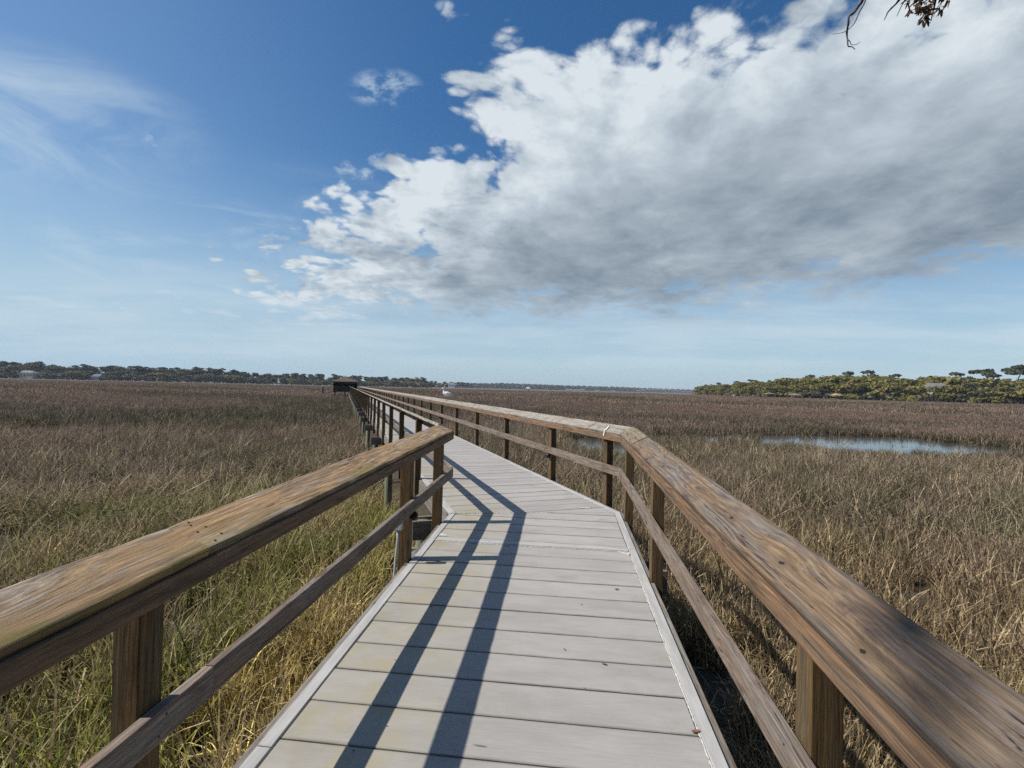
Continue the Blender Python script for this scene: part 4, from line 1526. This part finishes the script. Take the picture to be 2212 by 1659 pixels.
def house(name, label, x, y, z, w, d, hw, hr, roof_mat, wall_mat, rotz=0.0, hip=False, win=3, cat='house', stilts=0.0, chimney=False):
    t_ = thing(name, label, cat, (x, y, z), rotz)
    B = WM[t_]
    b_ = MB(); b_.box(-w / 2, w / 2, -d / 2, d / 2, stilts, hw)
    link('wall', b_.mesh('wall'), M[wall_mat], t_, B)
    if stilts > 0:
        for xx in (-w * .44, -w * .15, w * .15, w * .44):
            for yy in (-d * .42, d * .42):
                b_ = MB(); b_.box(xx - .12, xx + .12, yy - .12, yy + .12, -0.5, stilts)
                link('stilt', b_.mesh('stilt'), M['dark_wood'], t_, B)
    ov = 0.5
    b_ = MB()
    X, Yv = w / 2 + ov, d / 2 + ov
    if hip:
        rx_ = max(X - Yv, 0.05)
        b_.add([(-X, -Yv, hw + .003), (X, -Yv, hw + .003), (X, Yv, hw + .003), (-X, Yv, hw + .003), (-rx_, 0, hr), (rx_, 0, hr)],
               [(3, 2, 1, 0), (0, 1, 5, 4), (2, 3, 4, 5), (1, 2, 5), (3, 0, 4)])
    else:
        b_.add([(-X, -Yv, hw + .003), (X, -Yv, hw + .003), (X, Yv, hw + .003), (-X, Yv, hw + .003), (-X, 0, hr), (X, 0, hr)],
               [(3, 2, 1, 0), (0, 1, 5, 4), (2, 3, 4, 5), (1, 2, 5), (3, 0, 4)])
    rf = link('roof', b_.mesh('roof'), M[roof_mat], t_, B)
    if chimney:
        b_ = MB(); b_.box(w * .2, w * .2 + .9, -.45, .45, hw, hr + .8)
        link('chimney', b_.mesh('chimney'), M['wall_grey'], rf, B)
    for i in range(win):
        xx = -w / 2 + w * (i + .5) / win
        hh = (hw - stilts)
        b_ = MB(); b_.box(xx - w / win * .24, xx + w / win * .24, -d / 2 - .05, -d / 2 + .02, stilts + hh * .38, stilts + hh * .80)
        wn = link('window', b_.mesh('window'), M['wall_white'], t_, B)
        b_ = MB(); b_.box(xx - w / win * .19, xx + w / win * .19, -d / 2 - .07, -d / 2 - .04, stilts + hh * .43, stilts + hh * .75)
        link('pane', b_.mesh('pane'), M['glass_dark'], wn, B)
    return t_


def at_house(name, label, px0, px1, ytop, yeave, Y, zb, *a, **k):
    x = wx((px0 + px1) / 2, Y)
    w = (px1 - px0) / 1040 * Y
    zt, ze = wz(px0, ytop, Y), wz(px0, yeave, Y)
    return house(name, label, x, Y, zb, w, min(9, w * .8), ze - zb, zt - zb, *a, **k)


at_house('house', 'long pale roofed house among the trees at the far left', 44, 78, 800, 804.5, 588, BASE, 'roof_grey', 'wall_cream', hip=True, win=5)
at_house('house', 'house with a blue roof among the trees on the far left shore', 202, 221, 808, 813, 612, BASE, 'roof_blue', 'wall_grey', win=3)
at_house('house', 'grey gabled house at the marsh edge left of the white bird', 859, 881, 828, 832.5, 838, BASE, 'roof_grey', 'wall_cream', win=3, chimney=True)
at_house('house', 'narrow steep roofed house beside the grey gabled house', 895, 907, 827, 833.5, 842, BASE, 'roof_brown', 'wall_grey', win=2)
at_house('house', 'small white house in the trees right above the white bird', 969, 981, 827.5, 830, 1105, BASE, 'roof_grey', 'wall_white', win=2)
at_house('house', 'brownish house partly hidden by trees left of the pavilion', 680, 694, 823.5, 827, 750, BASE, 'roof_brown', 'wall_cream', win=2)
for i, (p0, p1, y0, y1) in enumerate(((1222, 1238, 840.2, 841.4), (1240, 1249, 840.8, 842), (1251, 1264, 840, 841.2), (1285, 1295, 843, 844), (1318, 1330, 844, 844.8))):
    o = at_house('waterfront_building', 'tiny white building on the far shore below the distant woods', p0, p1, y0, y1, 2080 + 30 * i, BASE, 'roof_grey', 'wall_cream', hip=True, win=4, cat='building')
    o['group'] = 'white buildings on the far shore'
at_house('house', 'big grey roofed house among the oaks of the right shore', 2006, 2074, 827, 838, 292, BASE, 'roof_grey', 'wall_grey', win=6, chimney=True)
# the white porch in front of it
t_ = thing('porch_house', 'white house with an open columned porch at the marsh edge on the right', 'house', (wx(2003, 276), 276, BASE))
B = WM[t_]
w_ = 44 / 1040 * 276
for nm, mt, bx in (('wall', 'wall_white', (-w_ / 2, w_ / 2, 0.6, 6, 0.9, 3.7)), ('deck', 'wall_white', (-w_ / 2, w_ / 2, -2.2, .6, .75, .9)),
                   ('roof', 'roof_grey', (-w_ / 2 - .4, w_ / 2 + .4, -2.5, 6.3, 3.7, 4.1)), ('railing', 'wall_white', (-w_ / 2, w_ / 2, -2.15, -2.08, 1.65, 1.75))):
    b_ = MB(); b_.box(*bx); link(nm, b_.mesh(nm), M[mt], t_, B)
for k in range(6):
    xx = -w_ / 2 + .15 + (w_ - .3) * k / 5
    b_ = MB(); b_.box(xx - .1, xx + .1, -2.2, -2.0, -.3, 3.7); link('column', b_.mesh('column'), M['wall_white'], t_, B)
for k in range(4):
    xx = -w_ / 2 + w_ * (k + .5) / 4
    b_ = MB(); b_.box(xx - .55, xx + .55, .52, .62, 1.4, 3.1); link('window', b_.mesh('window'), M['glass_dark'], t_, B)
at_house('cottage', 'small white cottage at the marsh edge right of the columned porch', 2099, 2117, 854.5, 858, 276, BASE, 'roof_brown', 'wall_cream', win=2, cat='house')


def pavilion(name, label, x, y, w, h, roof_mat, rotz=0.0, zb=BASE, deck=True):
    t_ = thing(name, label, 'dock shelter', (x, y, zb), rotz)
    B = WM[t_]
    for sx in (-1, 1):
        for sy in (-1, 1):
            b_ = MB(); b_.box(sx * w * .42 - .1, sx * w * .42 + .1, sy * w * .42 - .1, sy * w * .42 + .1, -.4, h * .68)
            link('post', b_.mesh('post'), M['dark_wood'], t_, B)
    b_ = MB(); b_.box(-w * .5, w * .5, -w * .5, w * .5, h * .22, h * .27); link('deck', b_.mesh('deck'), M['rim'], t_, B)
    b_ = MB()
    X = w * .58
    b_.add([(-X, -X, h * .68), (X, -X, h * .68), (X, X, h * .68), (-X, X, h * .68), (0, 0, h)], [(3, 2, 1, 0), (0, 1, 4), (1, 2, 4), (2, 3, 4), (3, 0, 4)])
    link('roof', b_.mesh('roof'), M[roof_mat], t_, B)
    return t_


pavilion('dock_shelter', 'tan roofed dock shelter at the edge of the right shore', wx(1807, 290), 290, 4.6, 4.3, 'roof_tan')
pavilion('dock_shelter', 'grey roofed dock shelter between the dark dock and the pale boat on the right', wx(1717, 330), 330, 4.8, 3.8, 'roof_grey')
pavilion('dock_shelter', 'dark dock shelter at the left part of the right shore', wx(1662, 362), 362, 6.0, 4.2, 'roof_brown')
pavilion('dock_shelter', 'pale roofed shelter standing on the far dock right of the white bird', wx(1141, 425), 425, 4.2, 4.2, 'concrete')


def dock(name, label, x0, y0, x1, y1, z, mat, rails=True, step=3.0):
    t_ = thing(name, label, 'dock', (x0, y0, BASE))
    d_ = Vector((x1 - x0, y1 - y0, 0))
    L = d_.length
    F = frame((x0, y0, z), d_, (0, 0, 1))
    b_ = MB(); b_.box(0, L, -.9, .9, -.15, 0); link('deck', b_.mesh('deck'), M[mat], t_, F)
    if rails:
        for sy in (-.85, .85):
            b_ = MB(); b_.box(0, L, sy - .04, sy + .04, .95, 1.03); link('handrail', b_.mesh('handrail'), M[mat], t_, F)
    k = 0.0
    while k <= L:
        for sy in (-.85, .85):
            b_ = MB(); b_.box(k - .09, k + .09, sy - .09, sy + .09, -1.6, 1.0 if rails else .3); link('post', b_.mesh('post'), M[mat], t_, F)
        k += step
    return t_


dock('dock', 'long dark wooden dock in front of the right shore', wx(1817, 262), 262, wx(1960, 248), 248, 0.1, 'dark_wood')
dock('dock', 'low pale dock on the far side of the marsh right of the white bird', wx(1112, 436), 436, wx(1150, 430), 430, -0.45, 'concrete', False, 4)
dock('dock', 'dark dock along the far left marsh edge by the moored boats', wx(296, 585), 585, wx(470, 640), 640, -0.3, 'dark_wood', True, 5)


def boat(name, label, x, y, z, L, rotz, sail=False, cabin=True, group=None):
    t_ = thing(name, label, 'sailing boat' if sail else 'boat', (x, y, z), rotz, group)
    B = WM[t_]
    b_ = MB()
    rings = []
    for k in range(7):
        q = k / 6
        hw = L * .16 * (1 - max(0, q - .45) ** 2 * 3.3) * (0.85 + .15 * min(1, q * 4))
        hw = max(hw, .02)
        sh = L * .10 * (1 + .35 * q * q)
        X = -L / 2 + L * q
        rings.append([(X, -hw, sh), (X, -hw * .8, 0.02), (X, 0, -L * .03), (X, hw * .8, 0.02), (X, hw, sh)])
    b_.rings(rings)
    link('hull', b_.mesh('hull'), M['white'], t_, B)
    if cabin:
        b_ = MB(); b_.box(-L * .12, L * .14, -L * .09, L * .09, L * .10, L * .24)
        cb = link('cabin', b_.mesh('cabin'), M['white'], t_, B)
        b_ = MB(); b_.box(-L * .11, L * .145, -L * .093, L * .093, L * .17, L * .215)
        link('window', b_.mesh('window'), M['glass_dark'], cb, B)
    if sail:
        b_ = MB(); b_.tube([(0, 0, L * .1), (0, 0, L * 1.18)], .06, 6); link('mast', b_.mesh('mast'), M['white'], t_, B)
        b_ = MB(); b_.tube([(0, 0, L * .26), (-L * .42, 0, L * .27)], .05, 6); link('boom', b_.mesh('boom'), M['white'], t_, B)
        b_ = MB()
        n = 6
        for sgn in (0,):
            pts = []
            for k in range(n + 1):
                q = k / n
                z_ = L * (.28 + .87 * q)
                pts += [(-.08, .02, z_), (-.08 - L * .2 * (1 - q), .22 * (1 - q) * math.sin(math.pi * .5) + .02, z_), (-.08 - L * .38 * (1 - q), .02, z_)]
            fs_ = []
            for k in range(n):
                for j in (0, 1):
                    a_ = 3 * k + j
                    fs_.append((a_, a_ + 1, a_ + 4, a_ + 3))
            b_.add(pts, fs_)
        link('sail', b_.mesh('sail'), M['white'], t_, B)
    return t_


boat('sailing_boat', 'small boat with one tall white sail on the far side of the marsh', wx(600, 600), 600, -0.85, 8.5, R(185), True, False)
for px, L, rz in ((308, 7, 4), (339, 6, -3), (378, 5, 12), (398, 6, 184), (438, 7, 3), (455, 6, -6)):
    Y = 570 + px * .14
    boat('moored_boat', 'small white boat moored along the dock at the far left marsh edge', wx(px, Y), Y, -0.62, L, R(rz), group='white boats at the far left dock')
boat('moored_boat', 'pale boat drawn up at the left end of the right shore', wx(1586, 340), 340, -0.55, 4.6, R(200))

# the long white bridge on the horizon
t_ = thing('bridge', 'long white road bridge arching low on the horizon', 'bridge', (wx(1440, 2500), 2500, BASE))
pts = []
for k in range(41):
    px = 1376 + (1512 - 1376) * k / 40
    q = k / 40
    py = np.interp(px, [1376, 1390, 1415, 1450, 1500, 1512], [844.4, 843.0, 841.8, 843.2, 847.2, 848.2])
    pts.append((wx(px, 2500), 2500 + 3 * q, wz(px, py, 2500)))
b_ = MB()
b_.rings([[(x, y - 6, z), (x, y - 6, z + 2.2), (x, y + 6, z + 2.2), (x, y + 6, z)] for x, y, z in pts])
link('deck', b_.mesh('deck'), M['concrete'], t_, Matrix.Identity(4))
for k in range(2, 40, 2):
    x, y, z = pts[k]
    b_ = MB(); b_.box(x - 1.2, x + 1.2, y - 4, y + 4, -2, z); link('pier', b_.mesh('pier'), M['concrete'], t_, Matrix.Identity(4))

# ------------------------------------------------------------------ dark pavilion at the end of the walk
e0 = P(2, 107.3, 0.0)
sh_ = thing('pavilion', 'dark wooden pavilion with a brown hip roof at the far end of the boardwalk', 'pavilion', tuple(P(2, 110, -2.0, -0.1)))
FS = frame(tuple(P(2, 107.3, 0, 0)), N2v, (0, 0, 1))      # X across the walk, Y along it
xl, xr, dp, zf, ze, zt = -4.45, 0.55, 5.0, -0.02, 2.0, 3.05
b_ = MB(); b_.box(xl, xr, 0, dp, zf - .25, zf); link('floor', b_.mesh('floor'), M['dark_wood'], sh_, FS)
for x0, x1, y0, y1, z0, z1, nm in ((xl, -0.95, 0, .08, zf, 1.05, 'low_wall'), (xl, xl + .08, .08, dp - .08, zf, ze, 'side_wall'), (xl, xr, dp - .08, dp, zf, ze, 'back_wall'), (xr - .08, xr, 1.2, dp - .08, zf, ze, 'side_wall')):
    b_ = MB(); b_.box(x0, x1, y0, y1, z0, z1); link(nm, b_.mesh(nm), M['dark_wood'], sh_, FS)
for xx in (xl + .07, -2.8, -0.95, xr - .09):
    b_ = MB(); b_.box(xx - .07, xx + .07, -.06, .08, zf, ze); link('post', b_.mesh('post'), M['dark_wood'], sh_, FS)
b_ = MB(); b_.box(xl, xr, -.03, .1, ze - .55, ze); link('header', b_.mesh('header'), M['dark_wood'], sh_, FS)
b_ = MB()
o_ = .4
b_.add([(xl - o_, -o_, ze), (xr + o_, -o_, ze), (xr + o_, dp + o_, ze), (xl - o_, dp + o_, ze), (-2.15, dp / 2, zt), (-1.75, dp / 2, zt),
        (xl - o_, -o_, ze - .14), (xr + o_, -o_, ze - .14), (xr + o_, dp + o_, ze - .14), (xl - o_, dp + o_, ze - .14)],
       [(0, 1, 5, 4), (1, 2, 5), (2, 3, 4, 5), (3, 0, 4), (6, 7, 1, 0), (7, 8, 2, 1), (8, 9, 3, 2), (9, 6, 0, 3), (9, 8, 7, 6)])
link('roof', b_.mesh('roof'), M['shingle'], sh_, FS)
for xx in (xl + .3, -2, xr - .3):
    for yy in (.3, dp - .3):
        b_ = MB(); b_.tube([(xx, yy, -2.2), (xx, yy, zf - .25)], .12, 8); link('pile', b_.mesh('pile'), M['dark_wood'], sh_, FS)

# lone post out in the marsh
t_ = thing('marker_post', 'lone dark post with a pale cap standing in the marsh left of the pavilion', 'post', (wx(698, 120), 120, BASE))
B = WM[t_]
b_ = MB(); b_.tube([(0, 0, -.3), (0, 0, 1.75)], .16, 8); link('pole', b_.mesh('pole'), M['dark_wood'], t_, B)
b_ = MB(); b_.tube([(0, 0, 1.75), (0, 0, 1.95), (0, 0, 2.15)], [.24, .24, .03], 10); link('cap', b_.mesh('cap'), M['wall_grey'], t_, B)

# ------------------------------------------------------------------ white bird on the right rail


def catmull(pts, n):
    out = []
    p = [np.array(q, float) for q in pts]
    p = [2 * p[0] - p[1]] + p + [2 * p[-1] - p[-2]]
    for i in range(1, len(p) - 2):
        for k in range(n):
            u = k / n
            out.append(0.5 * (2 * p[i] + (p[i + 1] - p[i - 1]) * u + (2 * p[i - 1] - 5 * p[i] + 4 * p[i + 1] - p[i + 2]) * u * u + (3 * p[i] - p[i - 1] - 3 * p[i + 1] + p[i + 2]) * u ** 3))
    out.append(p[-2])
    return out


bs = 15.35 - 5.465
bird_s = 10.15
bp = P(2, bird_s, 1.012, 0.9475)
bird = thing('ibis', 'white wading bird with a curved pink bill and pink legs standing on the right railing', 'bird', tuple(bp), R(186))
B = WM[bird]
path = catmull([(-.205, .150, .010), (-.165, .168, .030), (-.115, .190, .052), (-.05, .210, .072), (.02, .228, .080), (.075, .250, .066), (.105, .283, .042), (.108, .318, .026), (.104, .350, .021), (.113, .380, .022), (.133, .397, .0265), (.156, .394, .020), (.174, .385, .009)], 4)
rings = []
for i, (x, z, r) in enumerate(path):
    a_, c_ = path[max(i - 1, 0)], path[min(i + 1, len(path) - 1)]
    tx, tz = c_[0] - a_[0], c_[1] - a_[1]
    L = math.hypot(tx, tz)
    nx, nz = -tz / L, tx / L
    r = max(r, .004)
    rings.append([(x + nx * r * math.cos(q), .80 * r * math.sin(q), z + nz * r * math.cos(q)) for q in [2 * math.pi * k / 14 for k in range(14)]])
b_ = MB(); b_.rings(rings)
link('body', b_.mesh('body', smooth=True), M['white'], bird, B)
for sd in (-1, 1):
    rings = []
    for x, z, h, w_ in catmull([(.06, .262, .012, .005), (.02, .245, .045, .014), (-.06, .222, .056, .016), (-.14, .190, .040, .012), (-.215, .150, .010, .004)], 3):
        ycent = sd * (.80 * np.interp(x, [-.205, -.115, -.05, .02, .075], [.010, .052, .072, .080, .066]) * .93)
        rings.append([(x, ycent + sd * w_ * math.cos(q), z + h * math.sin(q) - .012) for q in [2 * math.pi * k / 10 for k in range(10)]])
    b_ = MB(); b_.rings(rings)
    link('wing', b_.mesh('wing', smooth=True), M['white'], bird, B)
    kx = .01 + sd * .012
    b_ = MB()
    b_.tube([(kx, sd * .03, .165), (kx - .012, sd * .028, .085), (kx, sd * .027, .006)], [.011, .0065, .0055], 7)
    for ta in (-28, 0, 28, 180):
        ln = .05 if ta != 180 else .025
        b_.tube([(kx, sd * .027, .006), (kx + ln * math.cos(R(ta)), sd * .027 + ln * math.sin(R(ta)), .004 + .02 * sd * math.sin(R(ta)) * 0)], [.0045, .002], 5)
    link('leg', b_.mesh('leg', smooth=True), M['bird_leg'], bird, B)
    b_ = MB()
    ce = (.143, sd * .0185, .402)
    b_.tube([(ce[0], ce[1] - sd * .003, ce[2]), (ce[0], ce[1], ce[2]), (ce[0], ce[1] + sd * .0025, ce[2])], [.0045, .0045, .002], 8)
    link('eye', b_.mesh('eye'), M['black'], bird, B)
b_ = MB()
bk = catmull([(.168, .386, .0095), (.20, .372, .0075), (.24, .342, .006), (.272, .300, .003)], 4)
b_.tube([(x, 0, z) for x, z, r in bk], [r for x, z, r in bk], 8)
link('bill', b_.mesh('bill', smooth=True), M['bird_leg'], bird, B)

# ------------------------------------------------------------------ small things on and beside the walk
cp = P(1, -1.635, -1.035, 0.0)
t_ = thing('conduit_box', 'small grey junction box with a conduit running down beside the left rail post', 'conduit', tuple(cp))
B = frame(tuple(cp), N1v, (0, 0, 1))
b_ = MB(); b_.box(-.03, .03, -.05, -.005, .27, .40); link('box', b_.mesh('box', bevel=.005), M['conduit'], t_, B)
b_ = MB(); b_.tube([(-.005, -.03, .272), (-.005, -.03, .18), (-.018, -.035, .02), (-.035, -.03, -.35), (-.035, -.03, -1.7)], .0105, 10); link('pipe', b_.mesh('pipe', smooth=True), M['conduit'], t_, B)
# white plastic strip over the right cap
zi_ = ZI[1]; zo_ = ZO[1]
b_ = MB()
prev = None
strip = [(0.20, 1.03), (0.16, .985), (0.13, .945), (.125, CI - .004)]
rows = []
for s, lat in strip:
    z = zi_ + (zo_ - zi_) * (lat - CI) / (CO - CI) + .008
    for ds in (-.011, .011):
        rows.append(tuple(P(2, s + ds, lat, z)))
for ds, dz_ in ((-.01, -.055), (.012, -.06)):
    rows.append(tuple(P(2, .14 + ds, CI - .008, zi_ + dz_)))
for th in (0.0, 0.0035):
    b_.add([(x, y, z + th) for x, y, z in rows], [(2 * k, 2 * k + 1, 2 * k + 3, 2 * k + 2) for k in range(4)])
tag(link('plastic_strip', b_.mesh('plastic_strip'), M['white']), 'bent white plastic strip lying over the right rail cap at the bend', 'strip')


def litter_leaf(name, label, s, lat, L, w_, ang_, mat, group=None, curl=.25):
    b_ = MB()
    n = 5
    up, dn = [], []
    for k in range(n + 1):
        q = k / n
        ww = w_ * math.sin(math.pi * (q * .92 + .04)) ** .8
        z = .004 + L * curl * (q - .5) ** 2
        up.append([(L * (q - .5), ww, z + ww * .35), (L * (q - .5), 0, z), (L * (q - .5), -ww, z + ww * .35)])
    vs_ = [p for r in up for p in r] + [(x, y, z + .0012) for r in up for x, y, z in r]
    m_ = 3 * (n + 1)
    fs_ = []
    for k in range(n):
        for j in (0, 1):
            a_ = 3 * k + j
            fs_.append((a_, a_ + 3, a_ + 4, a_ + 1))
            fs_.append((a_ + m_, a_ + 1 + m_, a_ + 4 + m_, a_ + 3 + m_))
    b_.add(vs_, fs_)
    o = link(name, b_.mesh(name), M[mat], None, F1 @ Matrix.Translation((lat, s, 0.0005)) @ Matrix.Rotation(ang_, 4, 'Z'))
    return tag(o, label, 'leaf' if 'leaf' in name else 'twig', group)


litter_leaf('dead_leaf', 'small curled orange brown dead leaf at the right edge of the near deck', -3.279, 0.872, .042, .008, .3, 'dead_leaf')
litter_leaf('dead_leaf', 'tiny brown leaf lying on the right half of the deck nearer the middle rail shadow', -2.83, 0.516, .03, .006, 2.8, 'dead_leaf')
litter_leaf('dead_leaf', 'tiny greenish leaf farthest along the right side of the near deck', -1.889, 0.686, .035, .007, .2, 'crumb')
litter_leaf('twig', 'pale thin stick on the nearest deck board', -3.48, -0.049, .06, .002, -.05, 'rim', curl=0)
for s, lat, L in ((-2.72, .305, .03), (-2.164, .422, .022), (-2.338, -.574, .05), (-2.95, -.6, .014), (-3.209, -.549, .012), (-3.576, -.55, .016), (-3.05, .404, .012), (-3.42, -.472, .014)):
    litter_leaf('leaf_crumb', 'tiny dark leaf crumb lying on the near deck boards', s, lat, L * .6, .0028, rnd.uniform(0, 6), 'crumb', 'dark crumbs on the deck', .1)

# ------------------------------------------------------------------ branch hanging in at the top right


def cp8(cx, cy, Y):
    px, py = 1694 + cx * .2341, cy * .2341
    d_ = _f + _rt * ((px - 1106) / 1040.0) + _up * (-(py - 829.5) / 1040.0)
    return Vector((0, 0, CAM_H)) + d_ * (Y / d_.y)


ob = thing('overhanging_tree', 'overhanging tree whose twigs and leaf cluster hang into the top right of the sky', 'tree', (6.2, -1.5, GZ))
I4 = Matrix.Identity(4)
b_ = MB(); b_.tube([(6.2, -1.5, GZ - .3), (6.15, -1.5, 0.5), (5.9, -1.2, 2.6), (5.6, -.8, 4.6), (5.2, 0, 6.6)], [.34, .27, .23, .19, .13], 14)
link('trunk', b_.mesh('trunk', smooth=True), M['bark'], ob, I4)
bend = cp8(1500, -1500, 3.3)
b_ = MB(); b_.tube(catmull([(5.75, -1.0, 3.6), (4.9, .6, 4.6), (bend.x + .5, bend.y - .5, bend.z + .12), tuple(bend), tuple(cp8(600, -1300, 3.35))], 6), [.11 - .09 * k / 24 for k in range(25)], 10)
link('bough', b_.mesh('bough', smooth=True), M['bark'], ob, I4)


def twig(pts, r0, r1, Y, wob=0.0):
    p = [cp8(x, y, Y + wob * math.sin(i * 1.7)) for i, (x, y) in enumerate(pts)]
    cc = catmull([tuple(q) for q in p], 4)
    n = len(cc)
    b_ = MB()
    b_.tube(cc, [(r0 + (r1 - r0) * i / (n - 1)) * (1 + .3 * rnd.random() * (i % 4 == 0)) for i in range(n)], 6)
    link('twig', b_.mesh('twig', smooth=True), M['twig'], ob, I4)


twig([(800, -1330), (790, -700), (760, -250), (725, -10), (690, 50), (640, 120), (600, 150), (590, 230), (578, 300), (585, 370), (590, 425), (625, 432), (652, 455)], .012, .0022, 3.25, .03)
twig([(790, -700), (780, -200), (750, 0), (690, 120), (650, 210), (600, 265), (540, 300), (450, 315)], .005, .0012, 3.28, .02)
twig([(590, 365), (608, 385), (620, 412), (665, 410), (702, 385)], .0028, .0014, 3.24)
twig([(1350, -1450), (1300, -800), (1180, -200), (1060, 0), (990, 75), (955, 115), (940, 150), (920, 187)], .010, .0022, 3.3, .03)
twig([(1180, -200), (1112, 0), (1075, 70), (1040, 150)], .004, .0016, 3.32)
twig([(1500, -1480), (1480, -700), (1420, -200), (1400, -20), (1385, 60), (1368, 130), (1355, 190)], .010, .003, 3.2, .03)
twig([(1420, -200), (1440, -20), (1460, 10), (1420, 60), (1375, 155)], .004, .0014, 3.22)
twig([(1460, -250), (1500, -60), (1445, 10)], .004, .0014, 3.2)
# leaves, one mesh shared
b_ = MB()
n = 5
for th in (0.0, .0009):
    rows = []
    for k in range(n + 1):
        q = k / n
        ww = .0075 * math.sin(math.pi * (.06 + .9 * q)) ** .7
        rows += [(.052 * q, ww, .006 * q * q * 3 + th + ww * .3), (.052 * q, 0, .006 * q * q * 3 + th), (.052 * q, -ww, .006 * q * q * 3 + th + ww * .3)]
    fs_ = []
    for k in range(n):
        for j in (0, 1):
            a_ = 3 * k + j
            fs_.append((a_, a_ + 3, a_ + 4, a_ + 1) if th else (a_, a_ + 1, a_ + 4, a_ + 3))
    b_.add(rows, fs_)
leaf_me = b_.mesh('leaf')
leaf_me.attributes.new('leafv', 'FLOAT_COLOR', 'POINT').data.foreach_set('color', [.5, .6, 0, 1] * len(leaf_me.vertices))
leaf_me.materials.append(M['leaf_branch'])
rl = random.Random(3)
for i in range(240):
    if i < 190:
        q = rl.random() ** .8
        cy = -330 + 500 * q
        half = 120 * (1 - max(0, (cy + 20) / 210)) if cy > -20 else 150
        cx = 1290 + 30 * max(0, cy / 180) + rl.uniform(-1, .75) * half
        dirn = Vector((rl.uniform(-1, .25), rl.uniform(-.7, .7), rl.uniform(-1.0, .25)))
    else:
        cx, cy = rl.choice([(1470, 40), (1440, 85), (1150, 20), (1160, 90), (1520, 0), (1480, -60), (1260, 195), (1310, 190), (1500, -130), (1200, -200)])
        cx += rl.uniform(-18, 18); cy += rl.uniform(-14, 10)
        dirn = Vector((rl.uniform(-.8, .4), rl.uniform(-.5, .5), -1))
    p = cp8(cx, cy, 3.25 + rl.uniform(-.10, .10))
    mw = frame(tuple(p), dirn, (rl.uniform(-1, 1), rl.uniform(-1, 1), rl.uniform(-.2, 1)))
    k = rl.uniform(.7, 1.1)
    link('leaf', leaf_me, None, ob, mw @ Matrix.Diagonal((k, k, k, 1)))

# ------------------------------------------------------------------ thin sea air
b_ = MB(); b_.box(-7600, 7600, -7600, 7600, GZ - 1.6, 34.0)
hm = bpy.data.materials.new('thin haze')
hm.use_nodes = True
hm.node_tree.nodes.clear()
hq = NT(hm.node_tree)
ho = hq.node('ShaderNodeOutputMaterial')
hv = hq.node('ShaderNodeVolumePrincipled')
hq.put(hv.inputs['Color'], (0.80, 0.88, 1.0))
hv.inputs['Density'].default_value = HAZE
hq.l.new(hv.outputs[0], ho.inputs['Volume'])
tag(link('haze', b_.mesh('haze'), hm), kind='stuff')
